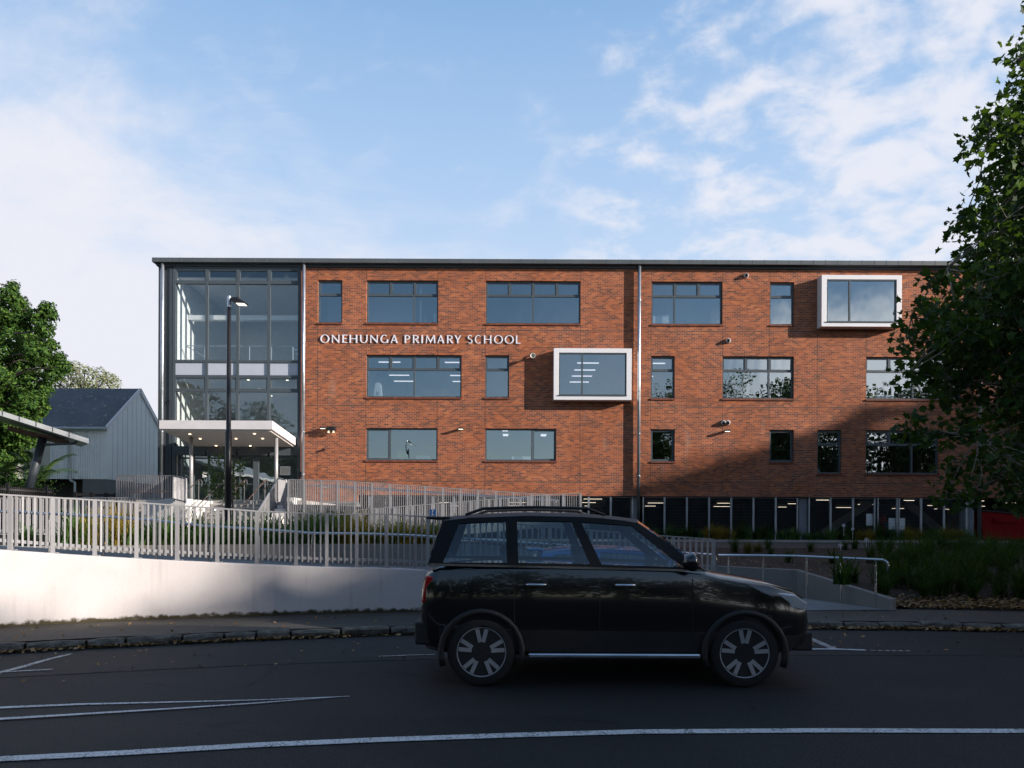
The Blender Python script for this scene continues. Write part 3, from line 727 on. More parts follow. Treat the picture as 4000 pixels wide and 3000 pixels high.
# lobby inside
mb = MB(); x0, x1, yb = fx(684), fx(1172), WY + 7.5
mb.quad((x0, WY + .2, ZE), (x0, yb, ZE), (x0, yb, 14.1), (x0, WY + .2, 14.1)); mb.quad((x0, WY + .2, 14.1), (x0, yb, 14.1), (x1, yb, 14.1), (x1, WY + .2, 14.1))
mb.build('lobby_wall', M['lobbywhite'], school)
mb = MB(); mb.quad((x0, yb, ZE), (x1, yb, ZE), (x1, yb, 14.1), (x0, yb, 14.1)); mb.quad((x1, WY + .2, ZE), (x1, yb, ZE), (x1, yb, 14.1), (x1, WY + .2, 14.1)); mb.quad((x0, WY + .2, ZE), (x1, WY + .2, ZE), (x1, yb, ZE), (x0, yb, ZE))
mb.quad((x0, WY + .2, 6.4), (x1, WY + .2, 6.4), (x1, yb, 6.4), (x0, yb, 6.4))
mb.build('lobby_interior', M['roompale'], school)
mb = MB(); zb_ = at(900, 1231, WY + 1.3).z; mb.box(x0 + .02, x1 - .02, WY + 1.3, WY + 1.6, zb_ - .24, zb_); mb.box(x0 + .02, x1 - .02, WY + .3, WY + 2.6, fz(1420), fz(1412.5)); mb.box(x0 + 2.5, x1 - .02, WY + 4.2, WY + 7.4, 10.4, 10.65)
mb.build('lobby_landing', M['lobbywhite'], school)
mb = MB(); zl = fz(1412.5)
for px in (783, 870, 960, 1046, 1132): mb.tube([(fx(px), WY + .5, zl), (fx(px), WY + .5, zl + .8)], .03, 8)
mb.tube([(fx(705), WY + .5, zl + .85), (fx(1150), WY + .5, zl + .85)], .022, 8)
mb.tube([(fx(705), WY + .5, zl + .85), (fx(755), WY + 1.3, zl + .5), (fx(785), WY + 2, zl)], .022, 8)
for i in range(7): mb.box(fx(1090), x1 - .05, WY + 4 - i * .28, WY + 4.25 - i * .28, zl + .1 + i * .17, zl + .16 + i * .17)
mb.tube([(fx(1075), WY + 3.9, zl + .6), (fx(1130), WY + 3.2, zl + 1.9), (fx(1168), WY + 2.2, zl + 1.3)], .03, 8)
mb.build('lobby_balustrade', M['ss'], school)
mb = MB()
for px, py, Y in ((963, 1097, 36), (1120, 1098, 36), (957, 1211, 39.5), (1100, 1212, 39.5), (970, 1485, 35.5), (1122, 1486, 35.5), (1014, 1520, 38), (1060, 1547, 40)):
    p = at(px, py, Y); mb.lathe([(.07, 0), (.07, .02)], p, 'z', 10)
mb.build('lobby_downlight', M['lamp'], school)
# canopy over the entrance
mb = MB(); cyf = 30.6
cl0 = at(622, 1644, cyf); cr0 = at(1064, 1640, cyf); ztop, zbot = cl0.z + .03, at(622, 1675, cyf).z
cx0, cx1 = cl0.x, cr0.x
dp_ = .33                                         # falls towards the wall
def canv(x, y, z): return (x, y, z - dp_ * (y - cyf) / (WY - cyf))
P = [canv(cx0, cyf, zbot), canv(cx1, cyf, zbot), canv(cx1 , WY - .05, zbot), canv(cx0, WY - .05, zbot), canv(cx0, cyf, ztop), canv(cx1, cyf, ztop), canv(cx1, WY - .05, ztop), canv(cx0, WY - .05, ztop)]
mb.add(P, [(4, 5, 6, 7), (0, 1, 5, 4), (1, 2, 6, 5), (2, 3, 7, 6), (3, 0, 4, 7), (0, 3, 2, 1)])
can = mb.build('entrance_canopy', M['canopy'], school)
mb = MB(); i_ = .12
P = [canv(cx0 + i_, cyf + i_, zbot - .07), canv(cx1 - i_, cyf + i_, zbot - .07), canv(cx1 - i_, WY - .06, zbot - .07), canv(cx0 + i_, WY - .06, zbot - .07)]
Q = [(a, b, c + .068) for a, b, c in P]
mb.add(P + Q, [(0, 3, 2, 1), (0, 1, 5, 4), (1, 2, 6, 5), (3, 0, 4, 7)])
mb.build('canopy_soffit', M['soffit'], can)
for px in (747, 1079):
    mb = MB(); p = at(px, 1800, 31.9); mb.tube([(p.x, p.y, ZE), (p.x, p.y, zbot - .2)], .085, 14); c_ = mb.build('canopy_column', M['rail'], can, smooth=False)
    for pl in c_.data.polygons: pl.use_smooth = len(pl.vertices) == 4
mb = MB()
for px, py in ((742, 1694), (782, 1713), (844, 1744), (994, 1691), (922, 1712), (1026, 1711), (978, 1744)):
    yy = lerp(cyf, WY, min(.92, max(.08, (py - 1680) / 70))); p = at(px, py, yy)
    mb.lathe([(.05, 0), (.05, .012)], (p.x, yy, canv(0, yy, zbot)[2] - .088), 'z', 10)
mb.build('canopy_downlight', M['downl'], can)
# ------------------------------------------------------------------ raised letters of the name
T_, t_ = .165, .075
def arc(cx, cy_, rx0, ry0, rx1, ry1, a0, a1, n=14):
    out = []
    for i in range(n):
        p, q = radians(lerp(a0, a1, i / n)), radians(lerp(a0, a1, (i + 1) / n))
        out.append([(cx + rx0 * cos(p), cy_ + ry0 * sin(p)), (cx + rx0 * cos(q), cy_ + ry0 * sin(q)), (cx + rx1 * cos(q), cy_ + ry1 * sin(q)), (cx + rx1 * cos(p), cy_ + ry1 * sin(p))])
    return out
def R_(x0, x1, y0, y1): return [(x0, y0), (x1, y0), (x1, y1), (x0, y1)]
def stem(x, w=T_, f=.02): return [(x - f, 0), (x + w + f, 0), (x + w, .12), (x + w, .88), (x + w + f, 1), (x - f, 1), (x, .88), (x, .12)]
def bowl(x, y0, y1, w):
    ry = (y1 - y0) / 2; return arc(x, y0 + ry, w - T_, ry - t_, w, ry, -90, 90, 10)
def glyph(ch, w):
    s_ = .04
    if ch == 'O': return arc(w / 2, .5, w / 2, .52, w / 2 - T_, .52 - t_, 0, 360, 24)
    if ch == 'C': return arc(w / 2 + .04, .5, w / 2 + .03, .52, w / 2 - T_ + .05, .52 - t_, 48, 312, 18)
    if ch == 'G': return arc(w / 2, .5, w / 2, .52, w / 2 - T_, .52 - t_, 48, 318, 18) + [R_(w - T_ - .02, w - .02, .04, .46)]
    if ch == 'N': return [stem(0, .1), stem(w - .12, .1), [(.1, 1), (.1, .78), (w - .12, 0), (w - .12, .26)]]
    if ch == 'E': return [stem(0), R_(T_, w, .91, 1), R_(T_, w - .06, .46, .55), R_(T_, w, 0, .09)]
    if ch == 'L': return [stem(0), R_(T_, w, 0, .09)]
    if ch == 'H': return [stem(0), stem(w - T_), R_(T_, w - T_, .46, .55)]
    if ch == 'U': return [R_(0, T_, .4, 1), R_(w - .13, w - .0, .4, 1)] + arc(w / 2, .4, w / 2, .42, w / 2 - .16, .42 - t_, 180, 360, 14)
    if ch == 'A': return [[(0, 0), (.1, 0), (w / 2 - .02, .84), (w / 2 - .02, 1.02), (w / 2 - .06, 1.02)], [(w / 2 - .02, 1.02), (w / 2 - .02, .84), (w - .22, 0), (w, 0), (w / 2 + .06, 1.02)], [(.215, .27), (w - .3, .27), (w - .335, .36), (.255, .36)]]
    if ch == 'P': return [stem(0)] + bowl(T_, .42, 1, w - T_)
    if ch == 'R': return [stem(0)] + bowl(T_, .46, 1, w - T_ - .06) + [[(T_ + .12, .45), (T_ + .3, .45), (w + .03, 0), (w - .2, 0)]]
    if ch == 'I': return [stem((w - T_) / 2)]
    if ch == 'M': return [[(0, 0), (.1, 0), (.2, 1), (.1, 1)], [(w - T_, 0), (w, 0), (w - .1, 1), (w - .25, 1)], [(.2, 1), (.2, .72), (w / 2 - .02, 0), (w / 2 - .02, .3)], [(w / 2 - .02, .3), (w / 2 - .02, 0), (w - .255, .72), (w - .25, 1)]]
    if ch == 'Y': return [R_(w / 2 - T_ / 2, w / 2 + T_ / 2, 0, .42), [(w / 2 - T_ / 2, .42), (w / 2 + .02, .42), (w / 2 + .02, .54), (.2, 1), (0, 1)], [(w / 2 + .02, .54), (w / 2 + .02, .42), (w / 2 + T_ / 2, .42), (w, 1), (w - .12, 1)]]
    if ch == 'S':
        m_ = w / 2
        return arc(m_, .745, m_, .27, m_ - T_ + .02, .27 - t_, 35, 250, 14) + arc(m_, .255, m_, .275, m_ - T_ + .02, .275 - t_, 70, -145, 14) + [[(m_ - .17, .52), (m_ + .1, .42), (m_ + .17, .5), (m_ - .08, .6)]]
LET = [('O', 143, 240), ('N', 268, 348), ('E', 380, 433), ('H', 458, 540), ('U', 571, 650), ('N', 682, 762), ('G', 791, 876), ('A', 902, 980), ('P', 1053, 1112), ('R', 1142, 1210), ('I', 1230, 1252), ('M', 1281, 1385), ('A', 1405, 1482), ('R', 1510, 1577), ('Y', 1590, 1660), ('S', 1732, 1785), ('C', 1808, 1880), ('H', 1908, 1988), ('O', 2015, 2113), ('O', 2131, 2231), ('L', 2253, 2303)]
zb, zt = fz(1343), fz(1311.5)
sign = root('name_lettering', (fx(1643), WY - .06, zb), 'row of raised silver capital letters naming the school on the brick wall', 'sign')
for ch, a, b in LET:
    x0, x1 = fx(1200 + a / 2.765), fx(1200 + b / 2.765); H_ = zt - zb; w_ = (x1 - x0) / H_
    mb = MB()
    for i, poly in enumerate(glyph(ch, w_)):
        e_ = .0006 * (i % 7)
        mb.extrude([(x0 + px * H_, zb + pz * H_) for px, pz in poly], WY - .05 - e_, WY - .02)
    # two stand-off pins
    mb.tube([((x0 + x1) / 2, WY - .02, zb + .2), ((x0 + x1) / 2, WY, zb + .2)], .008, 6)
    mb.build('letter', M['letter'], sign)
# ------------------------------------------------------------------ front retaining wall of the ramp
FB = [(-650, 2492), (-300, 2471), (0, 2451), (250, 2437), (500, 2424), (750, 2415), (1000, 2408), (1300, 2396), (1700, 2389)]
Fp = [(px, gd(px, py, KH)) for px, py in FB]
lastY = Fp[-1][1].y
for px, dy in ((2100, .32), (2450, .58), (2797, .8)):
    Y = lastY + dy; u = unroll(px, 2250)[0]; Fp.append((px, Vector((u / F * Y, Y, KH))))
TOP = [(-650, 2100), (-300, 2126), (0, 2148), (500, 2182), (1000, 2205), (1300, 2217), (1500, 2218), (1700, 2230), (2100, 2262), (2797, 2305)]
def Fat(px):
    Y = interp(FY_, px); X = interp(FX_, px)
    return Vector((X, Y, at(px, interp(TOP_, px), Y).z))
keys = [-650 + i * (2797 + 650) / 120 for i in range(121)]
def smooth_tab(t, k=3):
    for _ in range(k):
        n = [t[0]]
        for (x0, y0), (x1, y1) in zip(t, t[1:]): n += [(lerp(x0, x1, .25), lerp(y0, y1, .25)), (lerp(x0, x1, .75), lerp(y0, y1, .75))]
        t = n + [t[-1]]
    return t
FX_ = smooth_tab([(a, b.x) for a, b in Fp]); FY_ = smooth_tab([(a, b.y) for a, b in Fp]); TOP_ = smooth_tab(TOP)
Fc = [Fat(k) for k in keys]
def norm_at(pts, i):
    d = pts[min(i + 1, len(pts) - 1)] - pts[max(i - 1, 0)]; d.z = 0; d.normalize(); return Vector((-d.y, d.x, 0)), d
mb = MB()
rows = []
for i, p in enumerate(Fc):
    n, d = norm_at(Fc, i); q = p + n * .2
    rows.append([(p.x, p.y, .02), (p.x, p.y, p.z - .012), (p.x + n.x * .012, p.y + n.y * .012, p.z), (q.x, q.y, q.z), (q.x, q.y, .02)])
for a, b in zip(rows, rows[1:]):
    for j in range(4): mb.quad(a[j], b[j], b[j + 1], a[j + 1])
for r in (rows[0], rows[-1]): mb.add(r, [(0, 1, 2, 3, 4)])
ow = mb.build('ramp_wall', M['wall'], smooth=True); md = ow.modifiers.new('split', 'EDGE_SPLIT'); md.split_angle = radians(25)
tag(ow, 'white plastered retaining wall curving along the footpath below the grey railing', 'wall')
# ------------------------------------------------------------------ railing builder
def railing(name, label, path_top, post_t, nbal, drop, group=None, post=(.06, .05), bal=(.028, .045), bottom=.1, foot=True, extra=0.0, m='rail', kickbar=True):
    """path_top(t)->top point, drop(t)->z of the foot; posts at parameters post_t"""
    pts = [path_top(t) for t in post_t]
    r = root(name, (pts[0].x, pts[0].y, drop(post_t[0])), label, 'railing', group)
    mb = MB(); fine = []
    for a, b in zip(post_t, post_t[1:]):
        for k in range(3): fine.append(lerp(a, b, k / 3))
    fine.append(post_t[-1]); fp = [path_top(t) for t in fine]
    for a, b in zip(fp, fp[1:]): mb.beam(a + Vector((0, 0, -.012)), b + Vector((0, 0, -.012)), .06, .024)
    mb.build('top_rail', M[m], r)
    if kickbar:
        mb = MB()
        for a, b, ta, tb in zip(fp, fp[1:], fine, fine[1:]):
            mb.beam((a.x, a.y, drop(ta) + bottom), (b.x, b.y, drop(tb) + bottom), .012, .05)
        mb.build('bottom_rail', M[m], r)
    for i, t in enumerate(post_t):
        p = path_top(t); q = path_top(t + 1e-3 if i < len(post_t) - 1 else t - 1e-3); d = (q - p); d.z = 0; d.normalize()
        mb = MB(); mb.upright(p.x, p.y, drop(t), p.z - .024, d.x, d.y, post[0], post[1])
        if foot: mb.upright(p.x, p.y, drop(t), drop(t) + .012, d.x, d.y, .16, .1)
        mb.build('post', M[m], r)
    for i, (a, b) in enumerate(zip(post_t, post_t[1:])):
        mb = MB(); n = nbal[i] if isinstance(nbal, list) else nbal
        for k in range(1, n + 1):
            t = lerp(a, b, k / (n + 1)); p = path_top(t); q = path_top(t + 1e-3); d = q - p; d.z = 0; d.normalize()
            mb.upright(p.x, p.y, drop(t) + bottom - .07 - extra, p.z - .024, d.x, d.y, bal[0], bal[1])
        if n: mb.build('baluster_panel', M[m], r)
    return r
RT = [(-650, 1880), (-300, 1905), (0, 1929), (500, 1958.5), (1000, 1994), (1300, 2006), (1506, 2006), (1700, 2019.5), (2500, 2084), (2797, 2104.5)]
def frail(px):
    b = Fat(px); n, d = norm_at([Fat(px - 20), b, Fat(px + 20)], 1); q = b + n * .1; return Vector((q.x, q.y, at(px, interp(RT, px), q.y).z))
fposts = [-460, -296, -130, 34, 200, 365, 527, 686, 843, 999, 1154, 1272, 1390, 1506, 1668, 1830, 1990, 2150, 2312, 2471, 2634, 2795]
nb = [4 if b_ - a_ < 130 else 6 for a_, b_ in zip(fposts, fposts[1:])]
railing('front_railing', 'long grey metal railing of flat bars on top of the white plastered wall', frail, fposts, nb, lambda t: Fat(t).z, bal=(.025, .05), post=(.058, .065), bottom=.14)
# ------------------------------------------------------------------ back wall of the ramp / planter edge
Bp = [Vector(p) for p in ((-10.5, 11.9, 1.26), (-8.3, 12.5, 1.27), (-4.7, 13.3, 1.30), (-2.6, 13.9, 1.30), (-.5, 14.35, 1.28), (2.7, 14.9, .9), (4.6, 14.85, .82), (6.05, 14.5, .77), (7.12, 12.85, .33))]
def Bx(x):
    return Vector((x, interp([(p.x, p.y) for p in Bp], x), interp([(p.x, p.z) for p in Bp], x)))
mb = MB(); rows = []
for i, p in enumerate(Bp):
    n, d = norm_at(Bp, i); q = p + n * .22
    rows.append([(p.x, p.y, .02), (p.x, p.y, p.z), (q.x, q.y, q.z), (q.x, q.y, .02)])
for a, b in zip(rows, rows[1:]):
    for j in range(3): mb.quad(a[j], b[j], b[j + 1], a[j + 1])
mb.add(rows[-1], [(0, 1, 2, 3)])
tag(mb.build('planter_wall', M['planter'], bevel=.01), 'stained grey concrete planter wall that tapers down to a square end block by the footpath', 'wall')
# ramp floor between the two walls
mb = MB(); S = []
for i, k in enumerate(keys[::12] + []):
    f_ = Fat(k); t = i / 10
    bp = Bx(lerp(-10.4, 4.6, t)); S.append((Vector((f_.x, f_.y + .19, f_.z - .1)), Vector((bp.x, bp.y + .01, f_.z - .1))))
S.append((Vector((5.5, 12.75, .128)), Vector((7.1, 12.87, .132))))
for a, b in zip(S, S[1:]): mb.quad(a[0], b[0], b[1], a[1])
kind(mb.build('ramp_floor', M['conc']), 'structure')
# stainless handrails
def handrail(name, label, pts, posts, r=.024, end_drop=.18, base=None):
    ro = root(name, (pts[0].x, pts[0].y, base(pts[0]) if base else pts[0].z - .9), label, 'handrail')
    P = list(pts); d = (P[-1] - P[-2]).normalized()
    for a in (30, 60, 90): P.append(pts[-1] + d * (.09 * sin(radians(a))) + Vector((0, 0, -.09 * (1 - cos(radians(a))))))
    P.append(P[-1] + Vector((0, 0, -end_drop)))
    o = MB().tube(P, r, 10).build('rail', M['ss'], ro, smooth=True)
    for p in posts:
        zb = base(p) if base else p.z - .9
        mb = MB(); mb.tube([(p.x, p.y, zb), (p.x, p.y, p.z - .1)], .021, 10); mb.tube([(p.x, p.y, p.z - .1), (p.x, p.y, p.z - .02)], .008, 6); mb.lathe([(.045, 0), (.045, .012)], (p.x, p.y, zb), 'z', 12)
        mb.build('post', M['ss'], ro)
    return ro
def inner(px):
    b = Fat(px); Y = b.y + .42; return at(px, interp([(-500, 1975), (0, 1998), (404, 2017), (611, 2034), (812, 2056), (1017, 2068), (1220, 2083), (1420, 2085), (1618, 2092), (2797, 2168)], px), Y)
hp = [inner(k) for k in (-450, -200, 0, 190, 404, 611, 812, 1017, 1220, 1420, 1618, 1820, 2020, 2220, 2420, 2620, 2780)]
handrail('ramp_handrail', 'long stainless steel handrail on slim posts behind the front railing', hp, hp[3:], base=lambda p: p.z - .92)
hr = [at(2806, 2168.5, 14.1), at(3100, 2172, 13.95), at(3285, 2180, 13.5), at(3448, 2187, 13.05)]
hps = []
for px, py, Y in ((2845, 2168.8, 14.08), (2981, 2170.5, 14.0), (3150.5, 2173.5, 13.85), (3285, 2180, 13.5), (3421, 2186, 13.1)): hps.append(at(px, py, Y))
zbase = lambda p: .13 + max(0, (6.9 - p.x)) * .1
handrail('kerbside_handrail', 'shiny stainless steel handrail with bent end above the low planter wall', hr, hps, base=zbase, end_drop=.12)
# ------------------------------------------------------------------ banks and beds
ZD = .95
def bed_z(x, y):
    if x > 7.3: y0, z0 = kp(min(x, KX + .7 * KR), 1.92).y, KH + .01
    else:
        b = Bx(max(-10.4, x)); y0, z0 = b.y + .2, b.z - .06
    t = max(0.0, min(1.0, (y - y0) / max(.5, 25.0 - y0)))
    return lerp(z0, ZD, t ** .8) + .05 * sin(x * 1.7) * sin(y * 1.3) * t * (1 - t) * 4
mb = MB(); gx_ = [-3.2 + i * .6 for i in range(60)]
for xa, xb in zip(gx_, gx_[1:]):
    for j in range(14):
        pr = []
        for x, jj in ((xa, j), (xb, j), (xb, j + 1), (xa, j + 1)):
            y0 = (kp(min(x, KX + .7 * KR), 1.92).y if x > 7.3 else Bx(x).y + .21); y = lerp(y0, 25.0, jj / 14); pr.append((x, y, bed_z(x, y)))
        mb.quad(*pr)
kind(mb.build('garden_bed', M['soil'], smooth=True), 'structure')
mb = MB(); mb.quad((-3.2, 25.0, ZD), (33, 25.0, ZD), (33, 32.0, ZD + .06), (-3.2, 32.0, ZD + .06)); kind(mb.build('driveway', M['drive']), 'structure')
mb = MB(); mb.box(-3.2, fx(3830), 31.9, 32.05, .8, ZD + .17); kind(mb.build('garden_kerb', M['step']), 'structure')
mb = MB(); mb.quad((-3.2, 32.05, ZD + .15), (fx(3830), 32.05, ZD + .15), (fx(3830), WY - .02, ZD + .15), (-3.2, WY - .02, ZD + .15)); kind(mb.build('mesh_side_bed', M['soil']), 'structure')
# planting strip behind the left planter wall, then the forecourt
mb = MB()
xs_ = [-13 + i * .7 for i in range(15)]
for a, b in zip(xs_, xs_[1:]): mb.quad((a, Bx(max(a, -10.4)).y + .21, 1.2), (b, Bx(max(b, -10.4)).y + .21, 1.2), (b, 17.5, 1.36), (a, 17.5, 1.36))
kind(mb.build('planter_soil', M['soil']), 'structure')
mb = MB(); mb.quad((-20, 17.5, 1.4), (-3.2, 17.5, 1.4), (-3.2, 33.9, 1.4), (-20, 33.9, 1.4)); mb.quad((-3.2, 17.5, 1.4), (-3.2, 17.5, .6), (-3.2, 33.9, .6), (-3.2, 33.9, 1.4)); kind(mb.build('forecourt', M['step']), 'structure')
mb = MB(); mb.quad((-60, 20, 1.9), (-18.5, 20, 1.9), (-18.5, 90, 3.1), (-60, 90, 3.1)); mb.quad((-60, 12.5, .6), (-12, 12.5, .6), (-18.5, 20, 1.9), (-60, 20, 1.9)); kind(mb.build('lawn_bank', M['grassg']), 'structure')
# ------------------------------------------------------------------ entrance steps
NS, TR = 8, .33; RZ = (2.76 - 1.4) / NS; SX0, SX1 = at(735, 1990, 28).x, at(1012, 1990, 28).x
steps = root('entrance_steps', ((SX0 + SX1) / 2, 27, 1.4), 'wide flight of grey concrete steps leading up to the glazed school entrance', 'steps')
mb = MB()
for i in range(NS):
    y = 29.0 - (NS - 1 - i) * TR; mb.box(SX0, SX1 + .35, y, 29.0 + .02, 1.4 + i * RZ, 1.4 + (i + 1) * RZ - .002 + .002)
mb.box(SX0 - 4.2, SX1 + 1.6, 29.021, 33.95, 1.4, 2.755)
mb.build('flight', M['step'], steps)
mb = MB()
for i in range(NS):
    y = 29.0 - (NS - 1 - i) * TR; mb.box(SX0 + .02, SX1 + .3, y - .004, y + .05, 1.4 + (i + 1) * RZ - .03, 1.4 + (i + 1) * RZ + .004)
mb.build('nosing', M['ss'], steps)
# side walls of the steps
mb = MB(); x0, x1 = at(1072, 1990, 27.6).x, at(1119, 1990, 27.6).x
for i in range(NS + 1):
    y = 28.9 - i * .32; zt = 2.86 - i * .17
    mb.box(x0 + i * .0, x1, y - .32, y, 1.3, max(1.5, zt))
mb.box(x0 - .0, x1, 28.901, 29.6, 1.3, 2.86)
mb.box(x0 - .5, x0 - .001, 26.6, 28.6, 1.3, 1.95)
mb.build('step_side_wall', M['concwhite'], steps)
mb = MB(); a = at(560, 1956, 26.8); b = at(725, 1957, 26.8); mb.box(a.x, b.x - .8, 26.8, 33.9, 1.3, 2.66); mb.box(b.x - .799, b.x, 26.78, 27.4, 1.3, 2.72); mb.box(b.x - .5, b.x + .1, 27.4, 29.0, 1.3, 2.7)
mb.build('landing_wall', M['concwhite'], steps)
# step handrails
def bent(name, label, a, b, grp):
    ro = root(name, (a.x, a.y, a.z - .9), label, 'handrail', grp)
    d = Vector((0, -1, 0)); P = [a + Vector((0, -.25, -.22)), a + Vector((0, -.3, -.06)), a + Vector((0, -.18, 0)), a, b, b + Vector((0, .22, .03)), b + Vector((0, .3, -.06)), b + Vector((0, .28, -.25))]
    MB().tube(P, .022, 8).build('rail', M['ss'], ro, smooth=True)
    for p in (a, lerp(a, b, .5), b):
        MB().tube([(p.x, p.y, p.z - .85), (p.x, p.y, p.z)], .018, 8).build('post', M['ss'], ro)
for px, lab in ((742, 'stainless handrail at the left edge of the entrance steps, below the boxed balustrade'), (842, 'stainless handrail on the steps just left of the black lamp post'), (925, 'stainless handrail on the steps just right of the black lamp post'), (1008, 'stainless handrail at the right edge of the entrance steps beside the sloping balustrade')):
    x = at(px, 1960, 28.4).x; bent('step_handrail', lab, Vector((x, 26.6, 2.35)), Vector((x, 29.2, 3.62)), 'handrails on the entrance steps')
# balustrade beside the steps
sa, sb, sc_ = at(1003, 2006, 26.3), at(1087, 1867, 28.7), at(1118, 1873, 27.6)
def bal_path(t):
    return lerp(sa, sb, t) if t <= 1 else lerp(sb, sc_, t - 1)
railing('step_balustrade', 'grey balustrade climbing the right side of the entrance steps to a corner post', bal_path, [0, .34, .67, 1.0, 2.0], [7, 7, 7, 9], lambda t: bal_path(t).z - .98 - (.3 if t > 1 else 0), foot=False, bottom=.06)
ba, bb, bc = at(457, 1859, 26.9), at(675, 1857, 26.9), at(727, 1867, 26.2)
ba.z = bb.z
def box_path(t): return lerp(ba, bb, t) if t <= 1 else lerp(bb, bc, t - 1)
railing('landing_balustrade', 'boxy grey balustrade around the landing left of the entrance steps', box_path, [0, .33, .66, 1.0, 2.0], [7, 7, 7, 9], lambda t: box_path(t).z - .98, foot=False, bottom=.06)
la, lb = at(-250, 1946, 19), at(525, 1942, 19.6)
def low_path(t): return lerp(la, lb, t)
railing('lower_railing', 'grey railing of close bars behind the left end of the front railing', low_path, [i / 5 for i in range(6)], 11, lambda t: low_path(t).z - 1.0, foot=False, bottom=.08)
MB().box(la.x, lb.x, 19.35, 19.6, .9, 1.45).build('x', M['concwhite']).name = 'low_white_wall'
o = bpy.data.objects['low_white_wall']; tag(o, 'low pale concrete wall under the close barred grey railing at left', 'wall')
# bench behind the landing balustrade
bn = root('slatted_bench', (at(630, 1925, 30).x, 30, 2.76), 'dark timber slatted bench behind the boxy landing balustrade', 'bench')
mb = MB(); bx = at(600, 1922, 30).x
for i in range(4): mb.box(bx - 1.0, bx + 1.3, 29.7 + i * .12, 29.8 + i * .12, 3.14, 3.18)
mb.build('seat', M['timber'], bn)
for sx in (-.8, 1.1): MB().box(bx + sx - .04, bx + sx + .04, 29.72, 30.12, 2.76, 3.139).build('leg', M['steel_grey'], bn)
# upper zigzag ramp
ua, ub, uc = at(1118, 1872, 27.4), at(1312, 1876, 27.4), at(2147, 1932, 27.4)
RA = [(1118, 1872), (1312, 1876), (2147, 1932)]
def up_path(px): return at(px, interp(RA, px), 27.4)
ups = [1127, 1256, 1319, 1386, 1454, 1523, 1592, 1661, 1730, 1799, 1868, 1937, 2006, 2076, 2146]
ups = [1127, 1189, 1256] + ups[2:]
railing('upper_ramp_railing', 'tall pale grey barred screen sloping down to the right in front of the brick wall', up_path, ups, 8, lambda px: up_path(px).z - lerp(2.0, 1.35, (px - 1118) / 1030), foot=False, bottom=.1, bal=(.022, .035), post=(.07, .06))
def lo_path(px): return at(px, interp([(1385, 1992), (2150, 1931), (2275, 1925)], px), 25.8)
los = [1388, 1470, 1540, 1613, 1687, 1762, 1838, 1912, 1988, 2062, 2137, 2200, 2268]
railing('lower_ramp_railing', 'grey railing rising to the right to the end landing of the zigzag ramp', lo_path, los, 7, lambda px: lo_path(px).z - 1.0, foot=False, bottom=.1, bal=(.022, .035), post=(.08, .07))
zr = root('zigzag_ramp', (0, 27, .9), 'grey concrete zigzag access ramp between the two barred railings by the brick wall', 'ramp')
mb = MB(); a, b = lo_path(1385), lo_path(2275)
def slab(mb, p, q, y0, y1, th):
    mb.add([(p.x, y0, p.z - th), (q.x, y0, q.z - th), (q.x, y1, q.z - th), (p.x, y1, p.z - th), (p.x, y0, p.z), (q.x, y0, q.z), (q.x, y1, q.z), (p.x, y1, p.z)], [(0, 3, 2, 1), (4, 5, 6, 7), (0, 1, 5, 4), (1, 2, 6, 5), (2, 3, 7, 6), (3, 0, 4, 7)])
dn = Vector((0, 0, -1.0))
slab(mb, lo_path(1385) + dn, lo_path(2150) + dn, 25.75, 27.3, .25)
mb.build('lower_flight', M['conc'], zr)
mb = MB(); slab(mb, up_path(1312) + dn, up_path(2147) + dn, 27.45, 29.0, .25); slab(mb, up_path(1118) + dn, up_path(1312) + dn, 27.45, 33.9, .25)
mb.build('upper_flight', M['conc'], zr)
mb = MB(); p = lo_path(2150) + dn; q = lo_path(2290) + dn; q.z = p.z; slab(mb, p, q, 25.75, 29.0, .25); mb.build('end_landing', M['conc'], zr)
mb = MB(); x0, x1 = up_path(1125).x, up_path(1385).x; mb.box(x0, x1, 27.5, 27.7, 1.2, up_path(1385).z - 1.3); mb.build('ramp_side_wall', M['planter'], zr)
for yy, dx_ in ((27.62, 0), (28.95, .12)):
    pts = [up_path(1190) + Vector((0, yy - 27.4, -.2)), up_path(1312) + Vector((0, yy - 27.4, -.2)), up_path(2147) + Vector((.3, yy - 27.4, -.2))]
    pp = [lerp(pts[1], pts[2], k / 9) for k in range(10)]
    handrail('zigzag_handrail', ('pale handrail on short posts just behind the tall barred screen' if dx_ == 0 else 'dark thin handrail along the far edge of the upper zigzag flight'), pts, [pts[0]] + pp, base=lambda p: p.z - .8)
# accessible parking sign
ps = root('parking_sign', (at(1690, 2003, 23.5).x, 23.5, .95), 'small blue parking sign with white letter P and wheelchair symbol', 'sign')
c_ = at(1690, 2003, 23.5); s_ = 13.5 / F * 23.5
MB().tube([(c_.x, 23.53, .9), (c_.x, 23.53, c_.z + s_)], .025, 8).build('pole', M['galv'], ps)
MB().box(c_.x - s_, c_.x + s_, 23.48, 23.5, c_.z - s_, c_.z + s_).build('plate', M['signblue'], ps, bevel=.008)
mb = MB(); y = 23.477; q = s_ / 10
mb.box(c_.x - 1.2 * q, c_.x - .3 * q, y, y + .002, c_.z + 1.5 * q, c_.z + 8 * q)
for pl in arc(c_.x - .3 * q, c_.z + 6.1 * q, 1.2 * q, 1.0 * q, 2.1 * q, 1.9 * q, -90, 90, 8): mb.extrude(pl, y, y + .002)
mb.lathe([(.8 * q, 0), (.8 * q, .002)], (c_.x - .4 * q, y, c_.z - .5 * q), 'y', 10)
for pl in arc(c_.x + .1 * q, c_.z - 5.5 * q, 1.9 * q, 1.9 * q, 2.6 * q, 2.6 * q, 110, 350, 14): mb.extrude(pl, y, y + .002)
